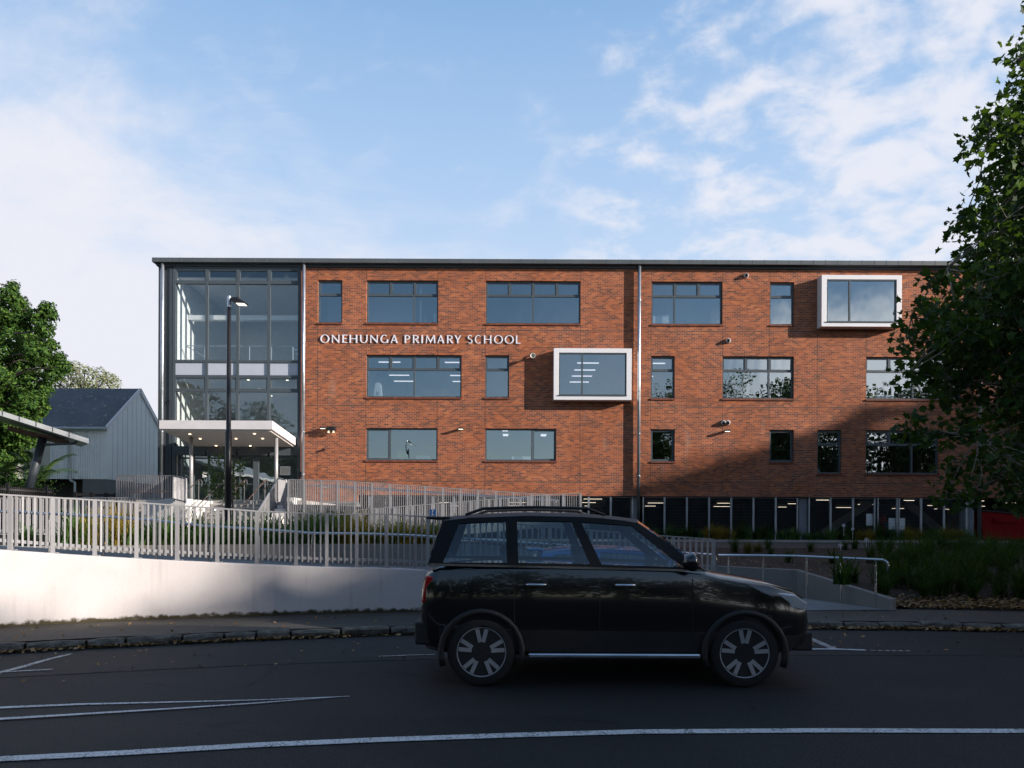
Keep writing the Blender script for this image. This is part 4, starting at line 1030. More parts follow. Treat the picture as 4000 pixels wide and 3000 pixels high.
mb.extrude([(c_.x - .7 * q, c_.z - 4.3 * q), (c_.x + 0 * q, c_.z - 4.3 * q), (c_.x - .1 * q, c_.z - 1.3 * q), (c_.x - .8 * q, c_.z - 1.3 * q)], y, y + .002)
mb.extrude([(c_.x + .02 * q, c_.z - 4.3 * q), (c_.x + 1.9 * q, c_.z - 4.3 * q), (c_.x + 3.0 * q, c_.z - 6.8 * q), (c_.x + 2.3 * q, c_.z - 7.0 * q), (c_.x + 1.4 * q, c_.z - 5.0 * q), (c_.x + .02 * q, c_.z - 5.0 * q)], y, y + .002)
mb.build('symbol', M['signwhite'], ps)
# ------------------------------------------------------------------ lamp post
LY = 18.5; lx = at(892.5, 1700, LY).x; ztop = at(892, 1157, LY).z
lamp = root('street_lamp', (lx, LY, 1.3), 'tall black lamp post with flat lit head standing before the glazed entrance', 'lamp')
o = MB().tube([(lx, LY, 1.2), (lx, LY, 4.2), (lx, LY, 4.25), (lx, LY, ztop - .3)], [.085, .085, .062, .055], 16).build('pole', M['black'], lamp, smooth=True)
MB().tube([(lx, LY, ztop - .34), (lx, LY, ztop)], .05, 16).build('pole_cap', M['pipe'], lamp)
mb = MB(); hz = ztop - .1
mb.beam((lx + .04, LY - .02, hz), (lx + .16, LY - .06, hz - .02), .05, .07)
k = .72
mb.extrude([(lx + .1 + .02 * k, hz - .1 * k), (lx + .1 + .2 * k, hz - .18 * k), (lx + .1 + .52 * k, hz - .19 * k), (lx + .1 + .56 * k, hz - .16 * k), (lx + .1 + .4 * k, hz - .07 * k), (lx + .1 + .12 * k, hz + .0), (lx + .1, hz + .0)], LY - .17, LY + .08)
mb.box(lx + .13, lx + .3, LY - .13, LY + .04, hz - .005, hz + .035)
hd = mb.build('lamp_head', M['black'], lamp)
mb = MB(); mb.quad((lx + .1 + .2 * k, LY - .155, hz - .187 * k), (lx + .1 + .51 * k, LY - .155, hz - .197 * k), (lx + .1 + .51 * k, LY + .065, hz - .197 * k), (lx + .1 + .2 * k, LY + .065, hz - .187 * k)); mb.build('lamp_lens', M['lamp'], hd)
# ------------------------------------------------------------------ fixtures on the brick wall
def wall_light(px, py, label):
    x, z = fx(px), fz(py); r = root('wall_light', (x, WY, z), label, 'light', 'slim floodlights on the brick wall')
    mb = MB(); mb.box(x - .13, x + .13, WY - .3, WY - .02, z - .02, z + .05); mb.box(x - .05, x + .05, WY - .02, WY, z - .06, z + .06); mb.build('housing', M['black'], r)
    mb = MB()
    for i in range(4): mb.box(x - .11 + i * .058, x - .065 + i * .058, WY - .29, WY - .12, z - .027, z - .0205)
    mb.build('lamp_strip', M['lamp'], r)
wall_light(1266, 1678, 'slim black floodlight beside the boxy black projector, left of the lowest windows')
wall_light(1802, 1678, 'slim black floodlight between the two wide lowest windows')
wall_light(2838, 1682, 'slim black floodlight under the pair of round domes on the brick')
x, z = fx(1300), fz(1681); r = root('box_projector', (x, WY, z), 'black box shaped projector with two small lamps under it on the brick wall', 'light')
MB().box(x - .2, x + .2, WY - .35, WY - .03, z - .09, z + .1).build('housing', M['black'], r, bevel=.01)
for s_ in (-.14, .1): MB().lathe([(.03, 0), (.06, -.08), (.06, -.1)], (x + s_, WY - .2, z - .09), 'z', 12).build('lamp', M['dim'], r)
def dome(px, py, label):
    x, z = fx(px), fz(py); r = root('security_camera', (x, WY, z), label, 'camera', 'dome cameras on the brick wall')
    MB().lathe([(.125, 0), (.125, -.05), (.115, -.09), (.085, -.13)], (x, WY, z), 'y', 20).build('housing', M['dome'], r, smooth=True)
    MB().lathe([(.083, -.125), (.075, -.17), (.045, -.2), (.0, -.21)], (x, WY, z - .01), 'y', 18).build('lens_dome', M['black'], r, smooth=True)
dome(2912, 1073.5, 'silver dome camera high under the eaves right of the downpipe')
dome(2843, 1328, 'silver dome camera on bare brick above the tree reflecting window')
dome(2826, 1648, 'left dome of the side by side pair above the slim floodlight')
dome(2842.5, 1648, 'right dome of the side by side pair above the slim floodlight')
x, z = fx(2080), fz(1397); r = root('horn_speaker', (x, WY, z), 'cream horn loudspeaker on the brick left of the white bay window', 'speaker')
MB().lathe([(.03, -.12), (.045, -.25), (.12, -.42), (.13, -.43), (.115, -.425), (.035, -.28), (.0, -.28)], (x, WY, z), 'y', 20).build('horn', M['cream'], r, smooth=True)
MB().tube([(x, WY, z + .14), (x, WY - .12, z + .14), (x, WY - .16, z)], .035, 10).build('bracket', M['cream'], r)
for px, py, lab in ((1268, 1760, 'tiny black sensor on the brick below the slim floodlight at left'), (663, 1575, 'tiny black sensor on the dark panel beside the left downpipe')):
    x, z = fx(px), fz(py); mb = MB(); mb.box(x - .04, x + .04, WY - .12, WY, z - .04, z + .04); mb.box(x - .05, x + .05, WY - .135, WY - .1205, z - .045, z + .045); tag(mb.build('wall_sensor', M['black']), lab, 'sensor', 'small black wall sensors')
x, z = fx(1178), fz(1857); mb = MB(); mb.box(x - .06, x + .06, WY - .1, WY, z - .12, z + .12); mb.box(x - .05, x + .05, WY - .12, WY - .1001, z - .02, z + .1)
tag(mb.build('door_intercom', M['black']), 'small black intercom box beside the right edge of the entrance glass', 'intercom')
# notices on the entrance glass
x, z = fx(1109), fz(1841); r = root('notice_board', (x, WY + .26, z), 'framed pale notice board on the entrance glass beside the right canopy column', 'board')
MB().box(x - .26, x + .26, WY + .24, WY + .27, z - .22, z + .22).build('frame', M['signwhite'], r); MB().box(x - .2, x + .2, WY + .232, WY + .2399, z - .16, z + .16).build('sheet', M['cream'], r)
x, z = fx(790), fz(1857); tag(MB().box(x - .1, x + .1, WY + .28, WY + .29, z - .15, z + .15).build('paper_notice', M['paper']), 'white paper notice taped to the entrance glass left of the young tree', 'notice')
# ------------------------------------------------------------------ lights under ceilings
TUB = [(2531, 2596, 1965), (2520, 2561, 1977), (2802, 2854, 1966), (2788, 2851, 1978.7), (3078, 3116, 1968), (3040, 3072, 1981), (3189, 3244, 1949), (3266, 3330, 1982.7), (3352, 3367, 1970.7), (3400, 3418, 1971), (3531, 3571, 1953), (3485, 3531, 1986.6), (3623, 3664, 1975), (3650, 3660, 1988), (3683, 3707, 1989.5), (3912, 3967, 1964.6), (3966, 4010, 1960), (3835, 3843, 1957), (3835, 3847, 1978), (2280, 2352, 1944), (2274, 2327, 1963.5), (2283, 2298, 1976.5), (1717, 1782, 1962.7), (1757, 1797, 1976), (1495, 1507, 1964), (1992, 2055, 1963), (1990, 2052, 1976)]
for a, b, py in TUB:
    Y = min(CB - .4, max(WY + .6, F * (ZB - .13 - HC) / (HOR - py + .0045 * ((a + b) / 2 - 2000)))); p, q = at(a, py, Y), at(b, py, Y)
    mb = MB(); mb.box(p.x, q.x, Y - .025, Y + .025, ZB - .132, ZB - .12)
    tag(mb.build('tube_light', M['tube']), 'lit white tube light under the dark carpark ceiling', 'light', 'tube lights in the carpark')
for k in range(5):
    for r_, Y in enumerate((36.0, 37.6, 39.1, 40.7)):
        x0 = -7.07 + 3.49 * k - .12 * 0
        if k == 1 and False: continue
        mb = MB(); mb.box(x0, x0 + 1.14, Y - .045, Y + .045, ZC[1] - .05, ZC[1] - .01)
        tag(mb.build('strip_light', M['strip']), 'lit strip light on the ceiling behind the middle row of windows', 'light', 'strip lights in the middle storey')
for px, py, w_ in ((1975, 1699, 20), (2123, 1699, 20), (1973, 1680, 22)):
    Y = F * (ZC[0] - .02 - HC) / (HOR - py); p, q = at(px - w_ / 2, py, Y), at(px + w_ / 2, py, Y)
    tag(MB().box(p.x, q.x, Y - .3, Y + .3, ZC[0] - .05, ZC[0] - .01).build('square_light', M['strip']), 'lit square ceiling light behind the wide lowest window', 'light', 'square lights in the lowest storey')
# ------------------------------------------------------------------ things on the window ledges
def ledge(px, row): return fx(px), fz((1261, 1550, 1797)[row])
x, z = ledge(1470, 1); r = root('paper_lantern', (x, WY + .5, z), 'white lantern shaped model standing in the left corner of a middle row window', 'ornament')
mb = MB(); mb.extrude([(x - .2, z), (x + .2, z), (x + .13, z + .7), (x - .13, z + .7)], WY + .35, WY + .7); mb.box(x - .1, x + .1, WY + .4, WY + .65, z + .7, z + .76); mb.build('shade', M['paper'], r)
mb = MB(); mb.box(x - .22, x + .22, WY + .33, WY + .349, z, z + .06); mb.box(x - .06, x + .06, WY + .335, WY + .349, z + .1, z + .3); mb.build('trim', M['room'], r)
x, z = ledge(2590, 0); r = root('paper_printer', (x, WY + .6, z), 'white printer on the ledge behind the third top window', 'printer')
MB().box(x - .45, x + .35, WY + .4, WY + .8, z, z + .5).build('body', M['paper'], r, bevel=.02); mb = MB(); mb.box(x - .2, x + .4, WY + .38, WY + .7, z + .501, z + .56); mb.box(x + .351, x + .42, WY + .45, WY + .7, z + .2, z + .35); mb.build('tray', M['room'], r)
for i, mm in enumerate(('tan', 'paper', 'paper', 'paper', 'paper')):
    x, z = ledge(3425 + i * 18, 1); mb = MB(); mb.box(x - .11, x + .11, WY + .32, WY + .34, z, z + .24); mb.box(x - .09, x + .09, WY + .315, WY + .3195, z + .05, z + .09)
    tag(mb.build('booklet', M[mm]), ('brown booklet, leftmost of the row standing in the tree reflecting window' if i == 0 else 'white booklet in the row standing behind the tree reflecting window'), 'booklet', 'booklets on the window ledge')
for px, row, w_, h_, m, nm, lab, cat in ((1650, 0, .3, .13, 'binblue', 'storage_box', 'blue box on the ledge at the right of the second top window', 'box'), (1697, 0, .2, .55, 'paper', 'paper_stand', 'white upright stand at the right edge of the second top window', 'stand'), (1630, 1, .26, .1, 'paper', 'shallow_box', 'white shallow box by the mullion of the lantern window', 'box'), (1727, 1, .1, .28, 'pink', 'drink_bottle', 'pink bottle on the ledge of the lantern window', 'bottle'), (1786, 1, .22, .14, 'teal', 'teal_tub', 'teal tub at the right corner of the lantern window', 'tub'), (2040, 2, 1.0, .22, 'roompale', 'pale_screen', 'wide pale screen behind the left pane of the right wide lowest window', 'screen'), (2115, 2, .55, .16, 'roompale', 'pale_screen', 'small pale screen behind the right sash of the right wide lowest window', 'screen'), (1650, 2, .7, .24, 'roompale', 'pale_screen', 'pale desk screen right of the flower in the left wide lowest window', 'screen'), (3040, 2, .3, .1, 'grn', 'leafy_pot', 'low green plant on the sill of the dark square window', 'plant')):
    x, z = ledge(px, row); mb = MB(); mb.box(x - w_ / 2, x + w_ / 2, WY + .4, WY + .6, z, z + h_); mb.box(x - w_ * .35, x + w_ * .35, WY + .39, WY + .3999, z + h_ * .3, z + h_ * .6); tag(mb.build(nm, M[m], bevel=.012), lab, cat)
x, z = ledge(1565, 2); r = root('potted_flower', (x, WY + .5, z), 'potted plant with pink flowers behind the left lowest window', 'plant')
rk = random.Random(5); mb = MB(); mf = MB()
for i in range(14):
    a = rk.uniform(0, 6.28); R0 = rk.uniform(.08, .25); zz_ = z + rk.uniform(.15, .4); c = Vector((x + R0 * cos(a), WY + .5 + R0 * .5 * sin(a), zz_)); mb.add([c + Vector((-.05, 0, -.06)), c + Vector((.05, 0, -.05)), c + Vector((.06, .02, .05)), c + Vector((0, 0, .1))], [(0, 1, 2, 3)])
for dx_, dz_ in ((.0, .3), (-.02, .18), (.06, .06), (-.03, .36)): mf.lathe([(0, -.03), (.035, 0), (0, .04)], (x + dx_, WY + .42, z + .1 + dz_), 'z', 6)
mb.build('foliage', M['grn'], r); mf.build('flower', M['pink'], r); MB().lathe([(.07, 0), (.1, .14)], (x, WY + .5, z), 'z', 12).build('pot', M['roomdark'], r)
for px, row in ((2925, 1), (2985, 1), (2338, 1), (2610, 1)):
    x, z = ledge(px, row); r = root('red_chair', (x, WY + 1.2, z - .8), {2925: 'left red chair behind the tree reflecting middle window', 2985: 'right red chair behind the tree reflecting middle window', 2338: 'red chair behind the glass of the white middle bay', 2610: 'red chair behind the narrow window right of the long downpipe'}[px], 'chair', 'red classroom chairs')
    mb = MB(); mb.box(x - .2, x + .2, WY + 1.4, WY + 1.44, z - .05, z + .26); mb.build('backrest', M['redplastic'], r, bevel=.03); MB().box(x - .2, x + .2, WY + 1.0, WY + 1.399, z - .3, z - .26).build('seat', M['redplastic'], r)
x, z = ledge(3207, 2); z = fz(1841); r = root('storage_tub', (x, WY + .5, z), 'clear storage tub with blue lid on the sill of the tall narrow window', 'tub'); MB().box(x - .1, x + .12, WY + .35, WY + .6, z, z + .2).build('body', M['paper'], r); MB().box(x - .11, x + .13, WY + .34, WY + .61, z + .201, z + .24).build('lid', M['teal'], r)
# ------------------------------------------------------------------ things in and beside the carpark
for px0, px1, y0, y1, lab in ((3394, 3419, 2000, 2046, 'white board hung on the mesh left of the double gate post'), (3482, 3508, 2017, 2063, 'left half of the pair of white boards on the mesh gate'), (3521, 3546, 2017, 2063, 'right half of the pair of white boards on the mesh gate')):
    mb = MB(); mb.box(fx(px0), fx(px1), WY + .18, WY + .2, fz(y1), fz(y0)); mb.box(fx(px0) + .1, fx(px0) + .13, WY + .14, WY + .1799, fz(y0) - .05, fz(y0) - .02); tag(mb.build('gate_board', M['signwhite']), lab, 'board', 'white boards on the mesh gates')
x, z = fx(3540), ZG; r = root('wheelie_bin', (x, WY + 1, ZG), 'blue wheelie bin behind the mesh gate', 'bin')
MB().extrude([(x - .26, z + .05), (x + .26, z + .05), (x + .3, z + .95), (x - .3, z + .95)], WY + .7, WY + 1.3).build('body', M['binblue'], r); MB().box(x - .33, x + .33, WY + .62, WY + 1.33, z + .951, z + 1.02).build('lid', M['binblue'], r)
for s_ in (-.24, .24): MB().lathe([(.1, -.03), (.1, .03)], (x + s_, WY + 1.3, z + .1), 'x', 12).build('wheel', M['rubber'], r)
for px, tilt in ((3572, .12), (3603, .3)):
    x = fx(px); r = root('red_plough', (x, WY + 2, ZG), 'red tilted panel leaning behind the mesh beside the blue bin' if px == 3572 else 'red tilted panel leaning further right behind the mesh', 'panel', 'red panels behind the mesh')
    MB().beam((x - tilt, WY + 2, ZG + .02), (x - tilt - .35, WY + 2.3, ZG + 1.35), .55, .06).build('panel', M['binred'], r)
# red skip bin
sx0, sx1, sy = at(3834, 2000, 34.45).x, at(4120, 2000, 34.45).x, 34.45
r = root('skip_bin', ((sx0 + sx1) / 2, 35.2, 1.0), 'large red front load rubbish bin with black lid at the right edge', 'bin')
zt0, zt1, zb = at(3835, 1993, sy).z, at(3990, 2008, sy).z, at(3900, 2107, sy).z
mb = MB(); xm = at(3985, 2000, sy).x
mb.extrude([(sx0 + .1, zb), (xm, zb), (xm + .05, zt1 - .04), (sx0 - .02, zt0 - .04)], sy, sy + 1.6)
mb.box(xm + .051, sx1, sy + .05, sy + 1.6, zb, zt1 - .08)
bd = mb.build('body', M['binred'], r, bevel=.015)
mb = MB(); mb.box(sx0 + .62, xm - .25, sy - .09, sy - .001, zt1 - .42, zt1 - .2); mb.box(sx0 - .04, xm + .06, sy - .05, sy - .0005, zt1 - .05, zt1 + .01) if False else None; mb.build('lifting_pocket', M['binred'], r)
mb = MB(); mb.add([(sx0 - .05, sy - .06, zt0 - .03), (xm + .08, sy - .06, zt1 - .03), (xm + .08, sy + 1.65, zt1 + .1), (sx0 - .05, sy + 1.65, zt0 + .1), (sx0 - .05, sy - .06, zt0 + .03), (xm + .08, sy - .06, zt1 + .03), (xm + .08, sy + 1.65, zt1 + .16), (sx0 - .05, sy + 1.65, zt0 + .16)], [(0, 3, 2, 1), (4, 5, 6, 7), (0, 1, 5, 4), (1, 2, 6, 5), (2, 3, 7, 6), (3, 0, 4, 7)])
for i in range(5): xx = lerp(sx0 + .2, xm - .1, i / 4); mb.box(xx - .02, xx + .02, sy - .03, sy + .3, lerp(zt0, zt1, i / 4) + .031, lerp(zt0, zt1, i / 4) + .1)
mb.build('lid', M['plastic'], r)
for i, xx in enumerate((sx0 + .3, xm - .1)):
    for yy in (sy + .2, sy + 1.3): MB().lathe([(.09, -.03), (.09, .03)], (xx, yy, zb - .1), 'x', 12).build('castor', M['rubber'], r)
MB().lathe([(.2, -.004), (.2, 0)], (xm + .45, sy + .05, zt1 - .55), 'y', 20).build('round_label', M['signwhite'], r)
# ------------------------------------------------------------------ left neighbour building
gy = 36.9; GX = at(420, 1700, gy).x; gdep = 6.2
ze, zr_ = at(420, 1655, gy).z, at(545, 1519, gy * 1.086).z; zw = at(420, 1872, gy).z
hb = root('gabled_hall', (GX - 4, gy + 3, 2.2), 'white gabled hall with dark lichen spotted roof left of the brick school', 'building')
ym = gy + gdep / 2; y1 = gy + gdep; XW = -34.0
mb = MB(); mb.add([(GX, gy, zw), (GX, y1, zw), (GX, y1, ze), (GX, ym, zr_ - .05), (GX, gy, ze)], [(0, 1, 2, 3, 4)])
gwall = mb.build('gable_wall', M['gable'], hb)
mb = MB()
for i in range(1, 13):
    yy = gy + gdep * i / 13; zt_ = ze + (zr_ - ze) * (1 - abs(yy - ym) / (gdep / 2)) - .1; mb.box(GX + .001, GX + .012, yy - .012, yy + .012, zw, zt_)
mb.build('cladding_batten', M['batten'], gwall)
mb = MB(); xc0 = at(207, 1700, gy).x
n = int((GX - .35 - xc0) / .0147); prev = None; y_ = gy
pts = []
for i in range(n + 1):
    x = lerp(xc0, GX - .35, i / n); pts.append((x, y_ - .03 + .03 * sin(2 * pi * x / .125)))
for a, b in zip(pts, pts[1:]): mb.quad((a[0], a[1], zw), (b[0], b[1], zw), (b[0], b[1], ze - .1), (a[0], a[1], ze - .1))
mb.box(xc0 - .1, xc0, gy - .06, gy, zw, ze - .1); mb.box(GX - .35, GX - .001, gy - .05, gy + .1, zw, ze - .05)
mb.build('corrugated_wall', M['corr'], hb)
mb = MB(); mb.box(XW, xc0 - .11, gy, gy + .2, zw, ze); mb.box(xc0 - .12, GX - .36, gy + .05, gy + .2, zw, ze)
cw = mb.build('board_wall', M['cream'], hb)
mb = MB(); xx0, xx1 = at(-60, 1700, gy).x, at(58, 1700, gy).x; mb.box(xx0, xx1, gy - .03, gy - .001, at(0, 1802, gy).z, at(0, 1690, gy).z); mb.build('dark_window', M['roomdark'], cw)
mb = MB(); o_ = .25
mb.quad((XW, gy - o_, ze - o_ * .8), (GX + .1, gy - o_, ze - o_ * .8), (GX + .1, ym, zr_), (XW, ym, zr_)); mb.quad((GX + .1, y1 + o_, ze - o_ * .8), (XW, y1 + o_, ze - o_ * .8), (XW, ym, zr_), (GX + .1, ym, zr_))
rf = mb.build('roof', M['lichen'], hb)
mb = MB(); mb.beam((GX + .08, gy - o_, ze - o_ * .8 - .07), (GX + .08, ym, zr_ - .07), .06, .22); mb.beam((GX + .08, y1 + o_, ze - o_ * .8 - .07), (GX + .08, ym, zr_ - .07), .06, .22); mb.build('barge_board', M['white'], rf)
MB().tube([(XW, gy - o_ - .06, ze - .3), (GX + .05, gy - o_ - .06, ze - .3)], .075, 10).build('gutter', M['shelter'], rf)
px_ = at(279, 1700, gy).x
MB().tube([(px_, gy - .25, ze - .35), (px_, gy - .12, ze - .5), (px_, gy - .12, zw - .02), (px_ + .08, gy - .12, zw - .12), (px_ + .28, gy - .12, zw - .18), (px_ + .28, gy - .12, 2.2)], .06, 10).build('downpipe', M['shelter'], hb, smooth=True)
mb = MB(); mb.box(at(322, 1900, gy).x, GX - .02, gy + .02, y1, 1.8, zw - .002); mb.build('base_wall', M['conc'], hb)
mb = MB(); mb.box(XW, at(320, 1900, gy).x, gy + 1.2, gy + 1.3, 1.0, zw); mb.quad((XW, gy, zw), (GX, gy, zw), (GX, y1, zw), (XW, y1, zw)); mb.build('underfloor', M['blackfence'], hb)  # black sheets paint in the shade of the void under the hall
# tilted shelter roof on a raking post
shl = root('shelter_roof', (at(110, 1930, 24).x, 24, 1.9), 'tilted metal shelter roof on one raking dark post at the left edge', 'shelter')
a, b = at(-260, 1540, 23.0), at(347, 1733, 24.0); mb = MB()
for y0, y1_ in ((0, 3.2),):
    P = [a, b, b + Vector((-2.3, 3.2, .25)), a + Vector((-2.3, 3.2, .25))]; Q = [p + Vector((0, 0, .17)) for p in P]
    mb.add(P + Q, [(0, 3, 2, 1), (4, 5, 6, 7), (0, 1, 5, 4), (1, 2, 6, 5), (2, 3, 7, 6), (3, 0, 4, 7)])
mb.build('roof_panel', M['shelter'], shl)
mb = MB()
for i in range(1, 9): p = lerp(a, b, i / 9.2); mb.box(p.x - .01, p.x + .01, p.y - .012, p.y + .05, p.z + .02, p.z + .18)
mb.build('fascia_seam', M['steel_grey'], shl)
mb = MB(); c0, c1 = at(30, 1662, 24.4), at(270, 1722, 24.8); P = [c0, c1, c1 + Vector((-1.3, 1.6, .14)), c0 + Vector((-1.2, 1.6, .14))]; mb.add(P + [p + Vector((0, 0, -.1)) for p in P], [(0, 1, 2, 3), (7, 6, 5, 4), (0, 4, 5, 1), (1, 5, 6, 2), (2, 6, 7, 3), (3, 7, 4, 0)]); mb.build('under_panel', M['timber'], shl)
MB().tube([at(108, 1932, 24.6), at(170, 1703, 25.0)], .14, 14).build('raking_post', M['steel_grey'], shl, smooth=True)
MB().tube([at(163, 1738, 24.9), at(290, 1732, 24.6), at(297, 1728, 24.6), at(297, 1718, 24.6)], .045, 10).build('drain_pipe', M['steel_grey'], shl, smooth=True)
# low black fence
fa, fb = at(-120, 1890, 22), at(205, 1912, 24)
r = root('black_fence', fa, 'low black picket fence under the palm at the left edge', 'fence')
mb = MB(); n = 42
for i in range(n + 1):
    p = lerp(fa, fb, i / n); mb.box(p.x - .025, p.x + .025, p.y - .02, p.y + .02, p.z - 1.0, p.z)
mb.beam(fa - Vector((0, .03, .1)), fb - Vector((0, .03, .1)), .03, .06); mb.beam(fa - Vector((0, .03, .85)), fb - Vector((0, .03, .85)), .03, .06); mb.build('picket_panel', M['blackfence'], r)
for t in (.0, .45, .93): p = lerp(fa, fb, t); MB().box(p.x - .06, p.x + .06, p.y - .08, p.y - .021, p.z - 1.1, p.z + .12).build('post', M['blackfence'], r)
fa, fb = at(290, 1931, 27), at(455, 1936, 27.5)
r = root('black_handrail', fa, 'short black timber fence below the concrete base of the gabled hall', 'fence')
mb = MB(); mb.beam(fa, fb, .06, .1); mb.beam(fa - Vector((0, 0, .5)), fb - Vector((0, 0, .5)), .04, .08); mb.build('rail', M['blackfence'], r)
for t in (.02, .4, .75, .98): p = lerp(fa, fb, t); MB().box(p.x - .06, p.x + .06, p.y - .04, p.y + .04, p.z - 1.2, p.z + .1).build('post', M['blackfence'], r)
# ------------------------------------------------------------------ foliage
def rot_basis(rk, up=0.5):
    n = Vector((rk.gauss(0, 1), rk.gauss(0, 1), rk.gauss(0, 1) + up)).normalized()
    t = n.orthogonal().normalized(); a = rk.uniform(0, 2 * pi); b = n.cross(t)
    return n, t * cos(a) + b * sin(a), b * cos(a) - t * sin(a)
LOBE = [(.0, -.42), (.2, -.36), (.46, -.34), (.36, -.1), (.56, .14), (.27, .16), (.15, .3), (.0, .6)]
def plane_leaf(mb, c, s, rk):
    n, u, v = rot_basis(rk, .7); f = rk.uniform(.1, .4)
    R = [c + (u * x + v * y + n * (abs(x) * f)) * s for x, y in LOBE]; L = [c + (u * -x + v * y + n * (abs(x) * f)) * s for x, y in LOBE[1:-1]]
    k = len(R); mb.add(R + L, [tuple(range(k)), tuple([k - 1] + [k + i for i in range(len(L))][::-1] + [0])])
def small_leaf(mb, c, s, rk, up=.5, nb=None):
    n, u, v = rot_basis(rk, up)
    if nb is not None:
        n = (nb * 1.5 + n).normalized(); u = n.orthogonal().normalized(); v = n.cross(u); a = rk.uniform(0, 6.283); u, v = u * cos(a) + v * sin(a), v * cos(a) - u * sin(a)
    mb.add([c - u * s * .5, c + v * s * .28 + n * s * .1, c + u * s * .6, c - v * s * .28 + n * s * .1], [(0, 1, 2, 3)])
def limb(mb, a, b, r0, r1, rk, n=5, wob=.12):
    P = []; d = (b - a)
    for i in range(n + 1):
        t = i / n; w_ = wob * d.length * sin(pi * t) * .5
        P.append(a + d * t + Vector((rk.uniform(-1, 1), rk.uniform(-1, 1), rk.uniform(-.4, 1))) * w_)
    mb.tube(P, [lerp(r0, r1, i / n) for i in range(n + 1)], 6); return P
# plane tree at the right edge
rk = random.Random(11)
BND = [(40, 4080), (150, 4010), (215, 3965), (250, 3935), (290, 4010), (380, 3945), (455, 3850), (520, 3800), (580, 3815), (640, 3860), (720, 3760), (790, 3745), (850, 3760), (950, 3715), (1040, 3690), (1110, 3700), (1160, 3640), (1230, 3600), (1270, 3565), (1300, 3525), (1350, 3535), (1400, 3600), (1440, 3540), (1470, 3520), (1500, 3555), (1560, 3690), (1620, 3760), (1680, 3720), (1740, 3770), (1820, 3730), (1870, 3760), (1930, 3790), (1960, 3900), (1985, 3990)]
TUFT = [(3540, 1215), (3575, 1235), (3620, 1240), (3520, 1330), (3560, 1310), (3600, 1345), (3522, 1455), (3570, 1450), (3620, 1440), (3660, 1420), (3524, 1672), (3560, 1685), (3600, 1700), (3645, 1710), (3690, 1705), (3735, 1700), (3670, 1840), (3710, 1835), (3675, 1925), (3710, 1945), (3755, 1930), (3800, 1925), (3950, 235), (3980, 215), (4010, 190), (3820, 500), (3860, 480), (3800, 545), (3870, 560), (3740, 850), (3730, 900), (3610, 1120), (3650, 1100), (3925, 1935), (3960, 1945), (3660, 1500), (3690, 1560), (3640, 1545), (3770, 1560), (3760, 1650)]
pt = root('plane_tree', at(4560, 2380, 13.6) * 1, 'tall leafy plane tree reaching in from the right edge in front of the brick wall', 'tree')
cl = []
for px, py in TUFT: cl.append((at(px + 22, py, rk.uniform(12.6, 14.2)), .17, 24))
py = 60
while py < 1950:
    px = interp(BND, py) + 66
    while px < 5150:
        if (px > 4150 and rk.random() < .45) or (py > 1480 and rk.random() < .38): px += 70; continue
        if rk.random() < (.6 if px < interp(BND, py) + 150 else .93) and not (px < 4050 and 590 < py < 640):
            for _ in range(2 if px > interp(BND, py) + 110 else 1):
                cl.append((at(px + rk.uniform(-25, 25), py + rk.uniform(-25, 25), rk.uniform(11.9, 16.3)), rk.uniform(.2, .34), rk.randint(27, 38)))
        px += 62
    py += 46
ml, mw = MB(), MB()
tb = at(4560, 2380, 13.6); tb.z = .3
trunk_top = tb + Vector((-.3, .2, 5.4))
tp = limb(mw, tb, trunk_top, .24, .15, rk, 6, .03)
limbs = []
for px, py in ((3560, 1240), (3560, 1330), (3560, 1450), (3580, 1690), (3700, 1930), (3700, 1050), (3780, 820), (3860, 520), (3980, 230), (4300, 120), (4700, 200), (5000, 500), (5100, 900), (5000, 1500), (4300, 1700), (3900, 1900)):
    e_ = at(px, py, rk.uniform(12.8, 15)); s_ = tp[rk.randint(3, 6)] if py > 900 else trunk_top
    if py > 1500: s_ = tp[3]
    limbs += limb(mw, Vector(s_), e_, .075, .012, rk, 7, .12)
for c, r, n in cl:
    q = min(limbs, key=lambda p: (p - c).length); limb(mw, q, c, .014, .005, rk, 3, .1)
    for i in range(n):
        o = Vector([max(-1.5 * r, min(1.5 * r, rk.gauss(0, r))) for _ in range(3)]); p = c + o
        plane_leaf(ml, p, rk.uniform(.1, .185), rk)
        if i % 5 == 0: mw.tube([c, p], [.004, .002], 3, cap=False)
ml.build('crown', M['plane'], pt); mw.build('trunk', M['planebark'], pt)
# clumpy dark green tree on the left
def clump_tree(name, label, Y, clumps, leaf, m, per, trunk, depth=1.0, seed=1):
    rk = random.Random(seed); ml, mw = MB(), MB(); base = at(*trunk, Y); base.z = min(base.z, 2.0)
    r = root(name, base, label, 'tree')
    for px, py, rp in clumps:
        c = at(px, py, Y + rk.uniform(-1.6, 1.6) * depth); R = rp / F * Y
        for i in range(int(per * (rp / 60)**2)):
            d = Vector((rk.gauss(0, 1), rk.gauss(0, 1), rk.gauss(0, 1))).normalized(); k = rk.uniform(.55, 1.0) ** .6
            b_ = 1 + .36 * sin(d.x * 7 + px) * sin(d.z * 6 + py) + .12 * sin(d.y * 11)
            small_leaf(ml, c + d * (R * k * b_), leaf * rk.uniform(.7, 1.4), rk, .5, d)
        mw.tube([base + Vector((0, 0, (c.z - base.z) * .8)), lerp(base + Vector((0, 0, c.z - base.z)), c, .6), c], [.08, .05, .02], 5)
    mw.tube([base + Vector((0, 0, -1)), base + Vector((.1, 0, 4))], [.45, .3], 8)
    ml.build('crown', m, r); mw.build('trunk', M['bark'], r); return r
